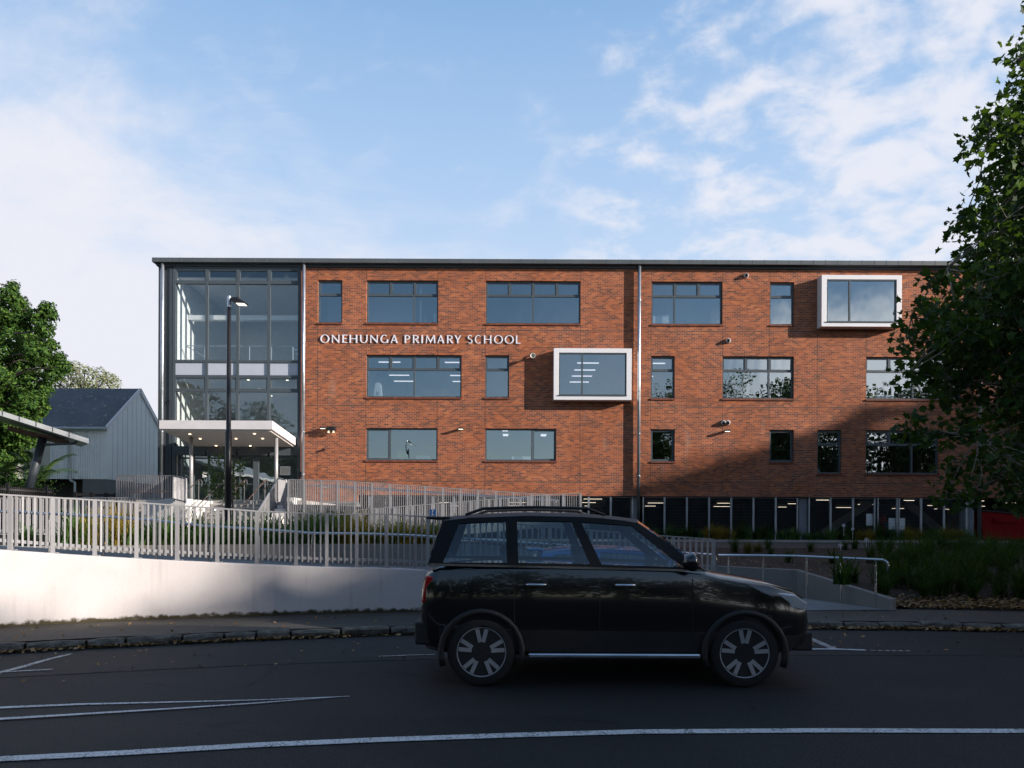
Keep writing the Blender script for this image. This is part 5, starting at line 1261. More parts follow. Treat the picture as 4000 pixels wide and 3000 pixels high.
CT = [(30, 1150, 42), (50, 1120, 28), (75, 1180, 40), (20, 1230, 70), (75, 1260, 60), (100, 1215, 25), (185, 1210, 38), (205, 1235, 24), (150, 1240, 42), (120, 1310, 62), (60, 1340, 80), (175, 1290, 40), (150, 1375, 55), (200, 1350, 32), (90, 1430, 75), (190, 1415, 46), (235, 1400, 32), (255, 1435, 30), (215, 1460, 40), (30, 1480, 95), (140, 1500, 70), (30, 1590, 95), (110, 1580, 60), (150, 1560, 40), (60, 1660, 70), (110, 1650, 52), (0, 1720, 70), (60, 1740, 45), (20, 1800, 50), (-60, 1250, 100), (-80, 1430, 120), (-70, 1620, 120), (-180, 1350, 110), (-190, 1560, 120), (130, 1690, 34), (165, 1610, 24), (185, 1592, 14), (85, 1790, 30), (20, 1850, 40), (70, 1700, 60), (120, 1720, 40), (-20, 1800, 70), (40, 1760, 50)]
clump_tree('bushy_tree', 'dense dark green tree with clumpy foliage at the left edge', 29.5, [(a, b, c * .8) for a, b, c in CT], .13, M['conifer'], 1700, (-120, 2000), 1.0, 4)
BT = [(265, 1430, 26), (300, 1440, 30), (340, 1442, 18), (230, 1465, 34), (285, 1480, 36), (345, 1490, 40), (395, 1468, 34), (425, 1480, 28), (450, 1495, 24), (410, 1515, 34), (310, 1520, 44), (230, 1510, 40), (180, 1500, 30), (360, 1540, 40)]
clump_tree('flowering_tree', 'paler sunlit tree showing above the lichen spotted roof', 68, BT, .2, M['flower'], 900, (320, 1800), 1.0, 8)
# young tree before the entrance
rk = random.Random(21); yb = at(910, 2040, 22.5); r = root('young_tree', (yb.x, yb.y, 1.4), 'slender young tree with reddish tips in front of the entrance, behind the lamp post', 'tree')
ml, mw = MB(), MB(); st = [Vector((yb.x, yb.y, 1.3)), at(908, 1960, 22.5), at(895, 1880, 22.5), at(880, 1800, 22.5)]
mw.tube(st, [.03, .026, .018, .008], 6)
for px, py, rp in ((850, 1800, 30), (880, 1795, 26), (812, 1815, 18), (840, 1835, 34), (905, 1830, 34), (935, 1825, 24), (945, 1815, 14), (825, 1865, 28), (870, 1870, 40), (915, 1870, 36), (830, 1905, 26), (865, 1915, 36), (910, 1910, 34), (945, 1895, 16), (880, 1940, 26), (845, 1930, 20), (925, 1935, 18), (895, 1955, 14)):
    c = at(px, py, 22.5 + rk.uniform(-.3, .3)); R = rp / F * 22.5; q = min([lerp(st[i], st[i + 1], k / 4) for i in range(1, 3) for k in range(4)], key=lambda p: (p - c).length)
    mw.tube([q, lerp(q, c, .6) + Vector((0, 0, .03)), c], [.009, .006, .003], 4)
    for i in range(int(46 * (rp / 30)**2) + 6):
        small_leaf(ml, c + Vector((rk.gauss(0, R * .55), rk.gauss(0, R * .55), rk.gauss(0, R * .5))), .1 * rk.uniform(.7, 1.3), rk, .3)
ml.build('crown', M['young'], r); mw.build('trunk', M['bark'], r)
# palm
def palm(px, py, Y, n, L, label, seed):
    rk = random.Random(seed); b = at(px, py, Y); r = root('palm', b, label, 'palm', 'palms by the shelter'); ml, mw = MB(), MB()
    for i in range(n):
        a = 2 * pi * i / n + rk.uniform(-.3, .3); el = rk.uniform(.5, 1.2); P = []; l = L * rk.uniform(.75, 1.1)
        for k in range(9):
            t = k / 8; P.append(b + Vector((cos(a) * cos(el) * l * t, sin(a) * cos(el) * l * t, sin(el) * l * t - .45 * l * t * t)))
        mw.tube(P, [lerp(.025, .006, k / 8) for k in range(9)], 4)
        for k in range(1, 9):
            d = (P[k] - P[k - 1]).normalized(); sd_ = d.cross(Vector((0, 0, 1))).normalized()
            for q in range(4):
                p = lerp(P[k - 1], P[k], q / 4); ll = .5 * l * (1 - abs(k / 8 - .45)) * .75
                for s_ in (-1, 1):
                    tip = p + (sd_ * s_ * .8 + d * .7 + Vector((0, 0, -.25))) * ll * .6; w_ = d * .022
                    ml.add([p - w_, p + w_, tip], [(0, 1, 2)])
    ml.build('frond', M['palm'], r); mw.build('stalk', M['palm'], r)
palm(150, 1880, 27, 10, 2.6, 'palm with arching fronds beside the raking shelter post', 2)
palm(-40, 1890, 25.5, 9, 2.2, 'palm at the very left edge behind the black picket fence', 5)
rk = random.Random(31); mb = MB(); c = at(95, 1895, 25.5)
for i in range(700): small_leaf(mb, c + Vector((rk.gauss(0, .45), rk.gauss(0, .3), rk.gauss(0, .25))), .1, rk)
tag(mb.build('round_shrub', M['strap']), 'small bright green shrub between the palm and the black picket fence', 'shrub')
# ------------------------------------------------------------------ strappy plants
def strap_mesh(name, seed, n, h, spread, wd):
    rk = random.Random(seed); mb = MB()
    for i in range(n):
        a = rk.uniform(0, 2 * pi); l = h * rk.uniform(.6, 1.15); lean = spread * rk.uniform(.15, 1.0) ** .8; b = Vector((rk.gauss(0, .05), rk.gauss(0, .05), 0)); u = Vector((cos(a), sin(a), 0)); sdv = Vector((-sin(a), cos(a), 0)); w_ = wd * rk.uniform(.7, 1.2)
        P = []
        for k in range(5):
            t = k / 4; P.append(b + u * (lean * l * t ** 1.6) + Vector((0, 0, l * (t - lean * .55 * t ** 2.4))))
        V = []
        for k, p in enumerate(P):
            ww = w_ * (1 - (k / 4) ** 2.2) * .5 + .0008; V += [p - sdv * ww, p + sdv * ww]
        mb.add(V, [(2 * k, 2 * k + 1, 2 * k + 3, 2 * k + 2) for k in range(4)])
    me = bpy.data.meshes.new(name); me.from_pydata(mb.v, [], mb.f); return me
SM = {}
for key, m, a in (('shadeflax', 'strapshade', [(11, 40, .62, .95, .03), (12, 34, .55, 1.0, .03), (13, 46, .66, .85, .026)]), ('shadesedge', 'goldshade', [(14, 110, .6, .95, .012), (15, 120, .55, 1.0, .01)]), ('flax', 'strap', [(1, 46, .62, .75, .03), (2, 40, .55, .85, .028), (3, 52, .7, .65, .026)]), ('sedge', 'gold', [(4, 120, .75, .85, .013), (5, 130, .7, .9, .012)]), ('tussock', 'strapshade', [(6, 120, .85, .8, .012), (7, 100, .7, .9, .012)])):
    SM[key] = []
    for s in a:
        me = strap_mesh(key + '_leaves', *s); me.materials.append(M[m]); SM[key].append(me)
NAMEOF = {'shadeflax': 'strappy_plant', 'shadesedge': 'golden_sedge', 'flax': 'strappy_plant', 'sedge': 'golden_sedge', 'tussock': 'tussock_plant'}
def put(key, p, sc, rk, label, grp):
    sc *= 1.12
    o = bpy.data.objects.new(NAMEOF[key], rk.choice(SM[key])); COL.objects.link(o); o.location = p; o.scale = (sc, sc, sc * rk.uniform(.85, 1.1)); o.rotation_euler = (0, 0, rk.uniform(0, 6.28)); tag(o, label, 'plant', grp)
rk = random.Random(41)
# planter behind the front railing
for px in range(250, 1760, 34):
    gold = 310 < px < 490 or 1330 < px < 1720
    if 500 < px < 530 : continue
    for row in range(2):
        x = px + rk.uniform(-12, 12) + row * 15; Y0 = Bx(max(-10.4, (x - 2000) / F * 14)).y + .4 + row * .8; p = at(x, 2100, Y0); p.z = 1.2 + row * .06
        key = 'sedge' if gold and rk.random() < .75 else 'flax'
        put(key, p, rk.uniform(.8, 1.15), rk, 'green strappy plant in the planter behind the front railing' if key == 'flax' else 'golden grassy plant in the planter behind the front railing', 'plants in the front planter')
for px in range(1080, 1400, 40):
    p = at(px + rk.uniform(-10, 10), 2080, 17); p.z = 1.36; put('flax', p, rk.uniform(.9, 1.2), rk, 'green strappy plant below the tall barred screen', 'plants below the tall screen')
for px in (100, 130, 215, 240): p = at(px, 2110, 13.2); p.z = 1.15; put('flax', p, .9, rk, 'green strappy plant at the left end of the front planter', 'plants at the left end of the planter')
# strip in front of the mesh
px = 2200
while px < 3800:
    key = 'sedge' if (2760 < px < 2870 or 3330 < px < 3420 or 3540 < px < 3600 or 3680 < px < 3760) else rk.choice(['flax', 'flax', 'tussock'])
    p = at(px, 2095, rk.uniform(32.4, 33.6)); p.z = ZD + .15
    put(key, p, rk.uniform(.85, 1.25), rk, ('golden grassy plant' if key == 'sedge' else 'green grassy plant') + ' in the strip along the carpark mesh', 'plants along the carpark mesh'); px += rk.uniform(18, 30)
# bank at the right
spots = [(2870, 2160, 'tussock', 1.1), (2920, 2165, 'sedge', 1.3), (2960, 2160, 'sedge', 1.3), (3000, 2150, 'tussock', 1.1), (3010, 2170, 'tussock', .9), (3165, 2160, 'flax', 1.0), (3300, 2150, 'tussock', 1.0), (3340, 2145, 'tussock', 1.2), (3440, 2150, 'tussock', 1.2), (3480, 2140, 'tussock', 1.1), (3530, 2160, 'tussock', 1.3), (3620, 2160, 'tussock', 1.4), (3680, 2150, 'tussock', 1.5), (3740, 2170, 'tussock', 1.3), (3800, 2165, 'tussock', 1.4), (3880, 2170, 'tussock', 1.5), (3950, 2180, 'tussock', 1.4), (4030, 2180, 'tussock', 1.4), (3290, 2290, 'flax', 1.05), (3330, 2275, 'flax', 1.1), (3520, 2280, 'flax', 1.1), (3570, 2305, 'flax', 1.2), (3640, 2300, 'flax', 1.2), (3690, 2320, 'tussock', 1.1), (3700, 2270, 'flax', 1.2), (3760, 2250, 'tussock', 1.2), (3780, 2300, 'flax', 1.1), (3830, 2250, 'tussock', 1.2), (3900, 2310, 'flax', .7), (3985, 2320, 'tussock', .9), (4060, 2300, 'tussock', 1.1), (3560, 2230, 'tussock', 1.2), (3620, 2220, 'tussock', 1.3), (3480, 2230, 'flax', 1.1), (3400, 2200, 'flax', 1.0), (3250, 2200, 'flax', .9), (3080, 2200, 'flax', .7), (3860, 2215, 'tussock', 1.3), (3930, 2240, 'tussock', 1.3), (3440, 2270, 'flax', .9)]
for px, py, key, sc in spots:
    Y = 13.0
    for _ in range(30):
        q = at(px, py, Y); 
        if bed_z(q.x, q.y) >= q.z: break
        Y += .4
    q.z = bed_z(q.x, q.y) - .02
    put({'flax': 'shadeflax', 'sedge': 'shadesedge'}.get(key, key), q, sc * (1.08 if py > 2195 else .72), rk, {'flax': 'green strappy plant on the dark mulch bank right of the low planter wall', 'sedge': 'golden grassy plant on the mulch bank behind the stainless handrail', 'tussock': 'shaded tussock plant on the mulch bank in front of the carpark'}[key], 'plants on the mulch bank')
for i in range(150):
    px = rk.uniform(3430, 4150); Y = rk.uniform(13.6, 24.5); q = Vector((unroll(px, 2200)[0] / F * Y, Y, 0))
    if q.x > 7.2 and q.y < kp(min(q.x, 20), 1.95).y + 1.0: continue
    if q.x < 7.3 and q.y < Bx(min(q.x, 7.1)).y + .6: continue
    q.z = bed_z(q.x, q.y) - .02
    k_ = rk.choice(('tussock', 'tussock', 'shadeflax', 'shadesedge' if rk.random() < .3 else 'shadeflax'))
    put(k_, q, rk.uniform(.65, 1.0) * (1 if Y < 18 else .8), rk, 'golden grassy plant in the dense planting at the right end of the mulch bank' if k_ == 'shadesedge' else 'shaded green plant in the dense planting at the right end of the mulch bank', 'plants on the mulch bank')
# white iris flowers
for px, py in ((3296, 2052), (3331, 2066), (3283, 2130), (3384, 2108), (2865, 2136)):
    p = at(px, py, 24.0 if py > 2080 else 31.5); mb = MB()
    mb.tube([p + Vector((0, 0, -.5)), p], .006, 4)
    for k in range(5): a = k * 1.257; mb.add([p, p + Vector((.06 * cos(a - .4), .02, .06 * sin(a - .4))), p + Vector((.1 * cos(a), -.01, .1 * sin(a))), p + Vector((.06 * cos(a + .4), .02, .06 * sin(a + .4)))], [(0, 1, 2, 3)])
    tag(mb.build('iris_flower', M['petal']), 'white iris flower on a thin stem above the mulch bank plants', 'flower', 'white iris flowers on the bank')
# fallen leaves
rk = random.Random(51); mb = MB()
def dead(p, s):
    a = rk.uniform(0, 6.28); u = Vector((cos(a), sin(a), rk.uniform(-.2, .5))); v = Vector((-sin(a), cos(a), rk.uniform(-.3, .4)))
    mb.add([p - u * s * .5, p + v * s * .3 + Vector((0, 0, s * .2)), p + u * s * .6 + Vector((0, 0, s * .12)), p - v * s * .3], [(0, 1, 2), (0, 2, 3)])
for i in range(420): dead(kp(rk.uniform(-8, -2.4), -abs(rk.gauss(0, .045)) - .02, .02 + rk.uniform(0, .02)), rk.uniform(.04, .09))
for i in range(120): dead(kp(rk.uniform(-3, .5), -abs(rk.gauss(0, .05)) - .02, .02), rk.uniform(.04, .08))
for i in range(520):
    x = rk.choice((rk.uniform(4.2, 6.2), rk.uniform(6.5, 10), rk.gauss(6.3, .5), rk.gauss(7.6, .25))); dead(kp(x, -abs(rk.gauss(0, .05)) - .02, .02 + rk.uniform(0, .03)), rk.uniform(.05, .11))
for i in range(150): dead(kp(rk.uniform(-9, 9), rk.uniform(.2, 1.5), KH + .012), rk.uniform(.03, .075))
for i in range(150): dead(kp(rk.uniform(-8, 9), -rk.uniform(.1, 2.2), .014), rk.uniform(.03, .07))
for i in range(2600):
    x = rk.uniform(7.2, 11.5); o_ = abs(rk.gauss(0, .55)); q = kp(x, 1.95 + o_); q.z = bed_z(q.x, q.y) + rk.uniform(.005, .03); dead(q, rk.uniform(.03, .1))
for i in range(500):
    x = rk.uniform(3, 11.5); y = Bx(min(x, 7.0)).y + rk.uniform(.3, 7); dead(Vector((x, y, bed_z(x, y) + .02)), rk.uniform(.04, .09))
kind(mb.build('fallen_leaves', M['litter']), 'stuff')
# street trees out of frame across the bend: they shade the road and show in the panes
rk = random.Random(61); ml = MB(); mw = MB(); ml.m = 0
def mass(x, y, h, r_, n, s_, solid=.35, low=.18):
    zc = h * (.5 + low / 2); rz_ = h * (.5 - low / 2)
    for i in range(int(n * solid)):
        q = Vector((rk.gauss(0, 1), rk.gauss(0, 1), rk.gauss(0, 1))).normalized() * (rk.random() ** .33)
        small_leaf(ml, Vector((x + q.x * r_, y + q.y * r_, zc + q.z * rz_)), s_ * rk.uniform(.7, 1.3), rk, .3)
    for k in range(16):
        d = Vector((rk.gauss(0, 1), rk.gauss(0, 1), rk.gauss(0, 1))).normalized() * rk.uniform(.45, .82); cc = Vector((x + d.x * r_, y + d.y * r_, zc + d.z * rz_)); rr = rk.uniform(.26, .4)
        for i in range(int(n * (1 - solid)) // 16):
            q = Vector((rk.gauss(0, 1), rk.gauss(0, 1), rk.gauss(0, 1))).normalized() * (rk.random() ** .4); p = cc + Vector((q.x * r_ * rr, q.y * r_ * rr, q.z * rz_ * rr)); p.z = min(p.z, h)
            small_leaf(ml, p, s_ * rk.uniform(.7, 1.3), rk, .3)
    ml.m = 1; ml.tube([(x, y, -.1), (x + .2, y, h * .4), (x, y, h * .75)], [.4, .3, .1], 6); ml.m = 0
for y, h, r_ in ((-21, 23, 4), (-17.2, 21.6, 3.6), (-14.2, 21.2, 3.2), (-8.8, 22.7, 3.7), (-6.0, 22.1, 3.6), (-2, 20.5, 4), (1.5, 20.1, 4), (5, 19.9, 4), (8.5, 20.1, 4), (12, 20.4, 4), (15.5, 21.0, 4), (19, 21.3, 4), (22.5, 21.2, 4), (26, 21.6, 4), (30, 22, 4)): mass(62 + rk.uniform(-1, 1), y, h, r_, 2400, 1.1, .6)
for x, y, h in ((24, -12.5, 15.5), (28, -13.5, 17), (32.5, -12, 19.5), (38, -12.5, 21), (45, -13, 19.5), (52, -16, 22), (60, -21, 25), (18, -18, 12.5)): mass(x, y, h, 5.6, 6500, .5, .3)
for x, y, h in ((-30, -11, 16), (-38, -12, 18.5), (-23, -14, 13), (-46, -14, 17), (-34, -15, 15)): mass(x, y, h, 5.5, 6000, .5, .3)
for i in range(9): mass(-17 + i * 4.3, -14 + rk.uniform(-1, 1), rk.uniform(6, 8), 3.4, 1500, .5, .4, .02)
kind(ml.build('street_trees', [M['far'], M['bark']]), 'stuff')
# ------------------------------------------------------------------ vehicles
def car(name, loc, label, cat, P, paint):
    """x forward, y across (near side negative), z up; P holds the outline"""
    rt = root(name, loc, label, cat); LX = Vector(loc)
    def B(mb, nm, m, parent=rt, smooth=False, bevel=0): return mb.build(nm, m, parent, smooth=smooth, local=True, bevel=bevel)
    hw = P['hw']; st = P['stations']      # (x, z low, z shoulder, width factor)
    def section(x, zl, zs, k):
        w_ = hw * k; h = zs - zl
        half = [(0, zl), (w_ * .82, zl), (w_ * .95, zl + .06), (w_ * .985, zl + h * .3), (w_ * 1.0, zl + h * .58), (w_ * .99, zl + h * .8), (w_ * .955, zs - .035), (w_ * .9, zs), (w_ * .5, zs + .018 * (1 if P['hood'](x) else .2)), (0, zs + .025 * (1 if P['hood'](x) else .2))]
        return [(x, y, z) for y, z in half] + [(x, -y, z) for y, z in half[1:-1][::-1]]
    mb = MB(); S = [section(*s) for s in st]; n = len(S[0])
    for s in S: mb.v.extend(s)
    for i in range(len(S) - 1):
        for k in range(n): k2 = (k + 1) % n; mb.f.append([i * n + k, (i + 1) * n + k, (i + 1) * n + k2, i * n + k2]); mb.mi.append(0)
    mb.f.append(list(range(n))); mb.mi.append(0); e_ = (len(S) - 1) * n; mb.f.append([e_ + k for k in range(n)][::-1]); mb.mi.append(0)
    body = B(mb, 'body', [paint, M['plastic']], smooth=True)
    R, wx = P['R'], P['wx']; cut = MB()
    for x in wx:
        for sgn in (-1, 1):
            b = len(cut.v); cut.lathe([(R * 1.13, -.3), (R * 1.13, .3)], (x, sgn * (hw - .02), R), 'y', 28)
    co = cut.build('x', paint, rt, local=True)
    md = body.modifiers.new('b', 'BOOLEAN'); md.object = co; md.operation = 'DIFFERENCE'; md.solver = 'EXACT'
    dg = bpy.context.evaluated_depsgraph_get(); me = bpy.data.meshes.new_from_object(body.evaluated_get(dg)); body.modifiers.clear(); body.data = me
    bpy.data.objects.remove(co)
    me.polygons.foreach_set('use_smooth', [True] * len(me.polygons))
    if len(me.materials) < 2: me.materials.append(M['plastic'])
    for pl in me.polygons:
        c = pl.center
        if c.z < P['cladz'] and abs(pl.normal.z) < .8: pl.material_index = 1
        if any((c.x - x)**2 + (c.z - R)**2 < (R * 1.12)**2 and abs(c.y) < hw - .02 for x in wx): pl.material_index = 1
    md = body.modifiers.new('split', 'EDGE_SPLIT'); md.split_angle = radians(38)
    # cladding lips round the arches
    for x in wx:
        for sgn in (-1, 1):
            mb = MB(); P_ = [(x + R * 1.17 * cos(a), sgn * (hw * .985), R + R * 1.17 * sin(a)) for a in [radians(-20 + i * 220 / 16) for i in range(17)]]
            mb.tube(P_, .035, 6); B(mb, 'arch_trim', M['plastic'], smooth=True)
    # wheels
    for x in wx:
        for sgn in (-1, 1):
            y = sgn * (hw - .115)
            mb = MB(); mb.lathe([(R * .7, -.1), (R * .92, -.112), (R * .98, -.09), (R, -.05), (R, .05), (R * .98, .09), (R * .92, .112), (R * .7, .1)], (0, 0, 0), 'y', 32); 
            t = mb.build('wheel', M['rubber'], rt, local=True, smooth=True); t.location = (x, y, R)
            mb = MB(); mb.lathe([(R * .66, -.06), (R * .67, -.098), (R * .715, -.104), (R * .715, .104), (R * .67, .098), (R * .66, .06)], (0, 0, 0), 'y', 32)
            for k in range(5):
                a = 2 * pi * k / 5 + .3
                for da in (-.2, .2): mb.beam((R * .1 * cos(a), sgn * .07, R * .1 * sin(a)), (R * .67 * cos(a + da), sgn * .085, R * .67 * sin(a + da)), .042, .05, (0, 1, 0))
            mb.lathe([(.0, sgn * .095), (R * .16, sgn * .09), (R * .18, sgn * .05)], (0, 0, 0), 'y', 14)
            q = mb.build('rim', M['alloy'], t, local=True)
            mb = MB(); mb.lathe([(R * .5, sgn * .0), (R * .5, sgn * .02)], (0, 0, 0), 'y', 20); mb.build('brake_disc', M['steel_grey'], t, local=True)
    # greenhouse
    zb, zr_ = P['belt'], P['roof']; wb, wr = P['wb'], P['wr']
    bl, tl = P['bx'], P['tx']            # breakpoints along bottom and top of the side
    def sp(xb, xt, t, sgn):
        y = lerp(wb, wr, t ** 1.25); return Vector((lerp(xb, xt, t), sgn * y, lerp(zb(xb), zr_(xt) - .05, t)))
    pil = MB(); 
    def patch(mb, x0, x1, u0, u1, sgn, t0=0, t1=1, inset=0.0):
        for k in range(4):
            a, b = lerp(t0, t1, k / 4), lerp(t0, t1, (k + 1) / 4); o = Vector((0, -sgn * inset, 0))
            q = [sp(x0, u0, a, sgn) + o, sp(x1, u1, a, sgn) + o, sp(x1, u1, b, sgn) + o, sp(x0, u0, b, sgn) + o]; mb.quad(*(q if sgn < 0 else q[::-1]))
    for sgn in (-1, 1):
        for i in range(len(bl) - 1):
            if i % 2 == 0: patch(pil, bl[i], bl[i + 1], tl[i], tl[i + 1], sgn)
            else:
                patch(pil, bl[i], bl[i + 1], tl[i], tl[i + 1], sgn, 0, .06); patch(pil, bl[i], bl[i + 1], tl[i], tl[i + 1], sgn, .9, 1)
                mb = MB(); patch(mb, bl[i], bl[i + 1], tl[i], tl[i + 1], sgn, .06, .9, .012); B(mb, 'side_window', M['carglass'], smooth=True)
    # roof skin
    nx, ny = 14, 8; G = []
    for i in range(nx + 1):
        x = lerp(tl[0], tl[-1], i / nx); row = []
        for j in range(ny + 1):
            s_ = j / ny * 2 - 1; row.append(Vector((x + P['bow'] * (1 - s_ * s_) * (1 if i == nx else 0) * .5 - (.05 * (1 - s_ * s_) if i == 0 else 0), s_ * wr, zr_(x) - .05 * abs(s_) ** 3)))
        G.append(row)
    for i in range(nx):
        for j in range(ny): pil.quad(G[i][j], G[i + 1][j], G[i + 1][j + 1], G[i][j + 1])
    # screens
    def screen(xb, xt, row, bow, nm, frame):
        mb = MB(); g_ = []
        for k in range(6):
            t = k / 5; r_ = []
            for j in range(ny + 1):
                s_ = j / ny * 2 - 1; a = sp(xb, xt, t, 1); top = row[j]; bot = Vector((xb + bow * (1 - s_ * s_), s_ * wb, zb(xb) + .01)); p = lerp(bot, top, t); p.y = s_ * lerp(wb, wr, t ** 1.25); p.x += .04 * bow * sin(pi * t) * 4; r_.append(p)
            g_.append(r_)
        for k in range(5):
            for j in range(ny):
                edge = j in (0, ny - 1) and frame
                (mb if not edge else pil).quad(g_[k][j], g_[k][j + 1], g_[k + 1][j + 1], g_[k + 1][j])
        B(mb, nm, M['carglass'], smooth=True)
    screen(bl[-1], tl[-1], G[-1], P['bow'], 'windscreen', False)
    screen(bl[0], tl[0], G[0], -.06, 'rear_window', True)
    B(pil, 'cabin', P.get('roofmat', paint), smooth=True)
    # inside
    z0 = P['floor']
    for x in P['seats']:
        for y in (-.37, .37):
            mb = MB(); mb.box(x - .05, x + .48, y - .24, y + .24, z0 + .2, z0 + .36); mb.beam((x, y, z0 + .3), (x - .2, y, z0 + .86), .46, .14, (1, 0, 0)); mb.beam((x - .2, y, z0 + .88), (x - .24, y, z0 + 1.06), .26, .1, (1, 0, 0)); B(mb, 'seat', M['seat'], bevel=.03)
    mb = MB(); mb.box(P['seats'][0] + .85, bl[-1] + .1, -wb + .08, wb - .08, zb(bl[-1]) - .25, zb(bl[-1]) - .03); B(mb, 'dashboard', M['plastic'])
    mb = MB(); mb.tube([(P['seats'][0] + .72 + .05 * sin(a), -.37 + .18 * cos(a), zb(bl[-1]) - .02 + .18 * sin(a)) for a in [i * pi / 10 for i in range(21)]], .015, 6, cap=False); B(mb, 'steering_wheel', M['plastic'], smooth=True)
    # trim
    for sgn in (-1, 1):
        xm = bl[-1] - .2; mb = MB(); mb.lathe([(.0, -.1), (.07, -.08), (.1, 0), (.09, .04), (0, .05)], (xm, sgn * (hw + .1), zb(xm) + .1), 'x', 14); mb.beam((xm, sgn * (wb - .02), zb(xm) + .04), (xm, sgn * (hw + .03), zb(xm) + .07), .06, .04); B(mb, 'door_mirror', paint, smooth=True)
        for xd in P['doors']:
            mb = MB(); mb.tube([(xd - .11, sgn * hw * .985, P['hz']), (xd - .09, sgn * (hw * 1.0 + .03), P['hz']), (xd + .09, sgn * (hw * 1.0 + .03), P['hz']), (xd + .11, sgn * hw * .985, P['hz'])], .014, 6); B(mb, 'door_handle', M['chrome'] if P['chrome'] else paint, smooth=True)
        for xd in P['seams']:
            mb = MB(); prev = None
            for t in [i / 8 for i in range(9)]:
                z = lerp(P['cladz'] + .02, zb(xd) - .02, t); zl, zs = P['low'], zb(xd); u = (z - zl) / (zs - zl); ww = interp([(0, .93), (.3, .985), (.58, 1.0), (.8, .99), (.95, .955), (1, .92)], u) * hw + .002
                q = Vector((xd, sgn * ww, z))
                if prev is not None: mb.beam(prev, q, .008, .004, (0, 1, 0))
                prev = q
            B(mb, 'door_gap', M['rubber'])
        mb = MB(); mb.beam((bl[0] + .02, sgn * (wb + .012), zb(bl[0]) + .012), (bl[-1] - .05, sgn * (wb + .012), zb(bl[-1]) + .012), .02, .022); B(mb, 'belt_trim', M['chrome'] if P['chrome'] else M['plastic'])
        mb = MB(); mb.extrude(P['tail'], sgn * (hw * .9), sgn * (hw * .9 - .12)) if False else None
        for nm, poly, m in (('tail_light', P['tail'], 'redlens'), ('headlight', P['head'], 'clearlens')):
            mb = MB(); y1 = sgn * hw * P['lampw']; mb.extrude(poly if sgn > 0 else poly, min(y1, y1 - sgn * .3), max(y1, y1 - sgn * .3)); B(mb, nm, M[m], bevel=.015)
        if P.get('rack'):
            a, b = P['rack']; mb = MB(); pts = [Vector((lerp(a, b, i / 8), sgn * (wr - .06), zr_(lerp(a, b, i / 8)) + (.045 if 0 < i < 8 else -.01))) for i in range(9)]; mb.tube(pts, .016, 8); B(mb, 'roof_rail', M['plastic'], smooth=True)
    for nm, box in P['bits']:
        mb = MB(); mb.box(*box[:6]); B(mb, nm, M[box[6]], bevel=.02)
    if P.get('antenna'): x, z = P['antenna']; mb = MB(); mb.tube([(x, 0, z), (x - .3, 0, z + .26)], .006, 5); mb.lathe([(.03, 0), (.02, .03), (0, .035)], (x, 0, z - .01), 'z', 10); B(mb, 'antenna', M['plastic'])
    return rt
def tab(t): return lambda x: interp(t, x)
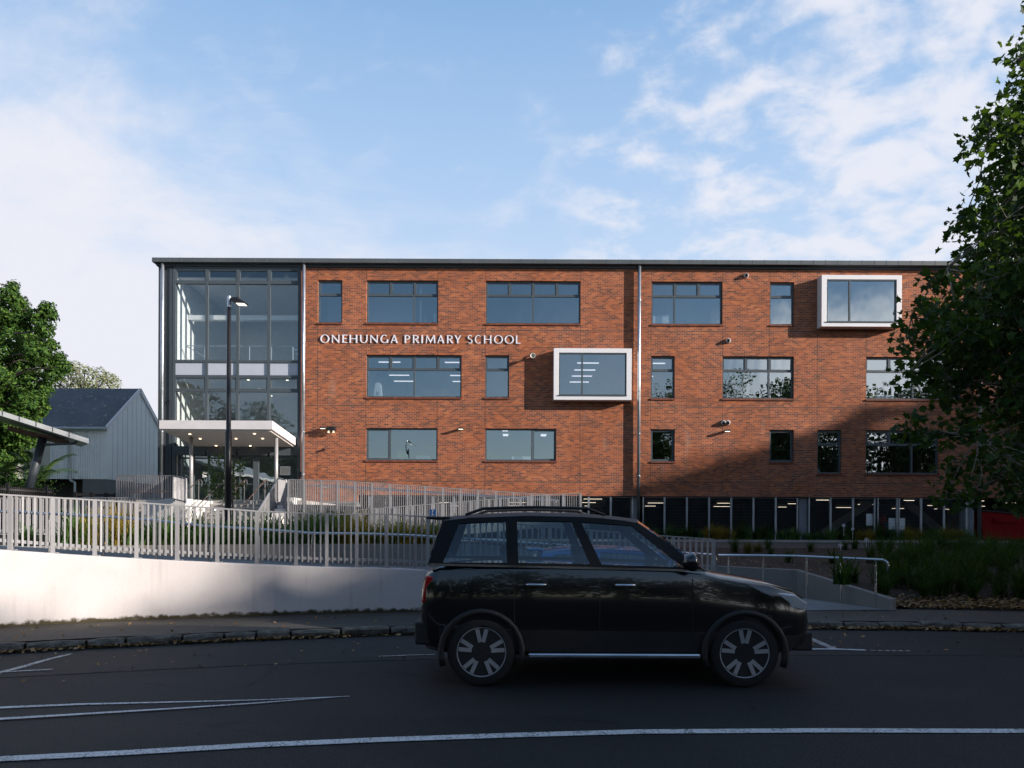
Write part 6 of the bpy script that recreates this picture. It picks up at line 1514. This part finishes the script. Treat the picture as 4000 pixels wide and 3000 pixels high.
SUV = dict(hw=.9, low=.3, R=.36, wx=(-.36, 2.36), cladz=.5, hood=lambda x: x > 2.0,
    stations=[(-1.0, .46, .98, .86), (-.985, .4, 1.08, .9), (-.93, .36, 1.18, .945), (-.8, .33, 1.235, .975), (-.36, .31, 1.25, 1.0), (.3, .3, 1.25, 1.0), (1.0, .3, 1.24, 1.0), (1.6, .3, 1.225, 1.0), (1.95, .3, 1.2, .995), (2.1, .3, 1.16, .99), (2.36, .3, 1.12, .985), (2.65, .31, 1.07, .97), (2.9, .34, 1.0, .93), (3.02, .38, .93, .87), (3.08, .44, .82, .8), (3.1, .5, .72, .76)],
    belt=tab([(-.95, 1.25), (0, 1.25), (1, 1.235), (1.95, 1.2), (2.2, 1.17)]), roof=tab([(-.85, 1.76), (-.5, 1.8), (.1, 1.825), (.7, 1.815), (1.1, 1.785), (1.35, 1.745)]), wb=.83, wr=.64,
    bx=[-.93, -.78, -.1, 0.02, .78, .9, 1.78, 1.98], tx=[-.78, -.6, -.12, 0.0, .56, .66, 1.16, 1.3], bow=.1, floor=.38, seats=(.95, .1), doors=(.2, 1.12), seams=(-.02, .86, 1.82), hz=1.06, chrome=True,
    tail=[(-.99, .86), (-.72, .9), (-.72, 1.12), (-.95, 1.14)], head=[(2.66, .86), (3.0, .8), (3.03, .88), (2.9, .96), (2.62, 1.0)], lampw=.93, rack=(-.55, .95),
    bits=[('rear_bumper', (-1.06, -.86, -.82, .82, .42, .66, 'plastic')), ('front_bumper', (2.92, 3.13, -.74, .74, .36, .56, 'plastic')), ('grille', (3.04, 3.11, -.5, .5, .64, .82, 'plastic')), ('side_step', (.12, 1.9, -.93, -.86, .3, .36, 'chrome')), ('tailgate_glass_spoiler', (-.98, -.72, -.55, .55, 1.735, 1.765, 'plastic'))])
SUV['roofmat'] = M['carroof']; SUV['bits'][-1] = ('roof_spoiler', SUV['bits'][-1][1])
car('black_suv', (0.05, 7.04 + .9, 0.0), 'black sport utility car driving past to the right on the near side of the wall', 'car', SUV, M['carblack'])
HATCH = dict(hw=.8, low=.26, R=.29, wx=(-.0, 2.3), cladz=.3, hood=lambda x: x > 2.0,
    stations=[(-.42, .4, .8, .84), (-.4, .34, .88, .9), (-.3, .3, .93, .95), (0, .27, .95, .99), (.6, .26, .95, 1.0), (1.4, .26, .94, 1.0), (1.9, .26, .92, .99), (2.3, .27, .88, .98), (2.6, .3, .82, .94), (2.75, .34, .76, .88), (2.82, .4, .66, .8)],
    belt=tab([(-.4, .95), (1, .95), (2.2, .9)]), roof=tab([(-.25, 1.33), (.1, 1.385), (.6, 1.405), (1.1, 1.385), (1.45, 1.34)]), wb=.74, wr=.56,
    bx=[-.36, -.2, .5, .6, 1.7, 1.95], tx=[-.2, -.02, .52, .6, 1.28, 1.42], bow=.2, floor=.2, seats=(.85, .05), doors=(.8,), seams=(.55, 1.75), hz=.82, chrome=False,
    tail=[(-.41, .7), (-.2, .74), (-.2, .93), (-.38, .92)], head=[(2.45, .64), (2.74, .6), (2.72, .7), (2.45, .76)], lampw=.92, antenna=(.0, 1.39),
    bits=[('rear_bumper', (-.47, -.3, -.72, .72, .36, .58, 'carblue')), ('front_bumper', (2.66, 2.85, -.7, .7, .3, .52, 'carblue')), ('roof_spoiler', (-.42, -.18, -.5, .5, 1.325, 1.36, 'carblue'))])
hb_ = kp(1.8, -1.05)
car('blue_hatchback', (.62, kp(1.6, -1.02).y, 0.0), 'small blue hatchback parked by the kerb behind the black car', 'car', HATCH, M['carblue'])
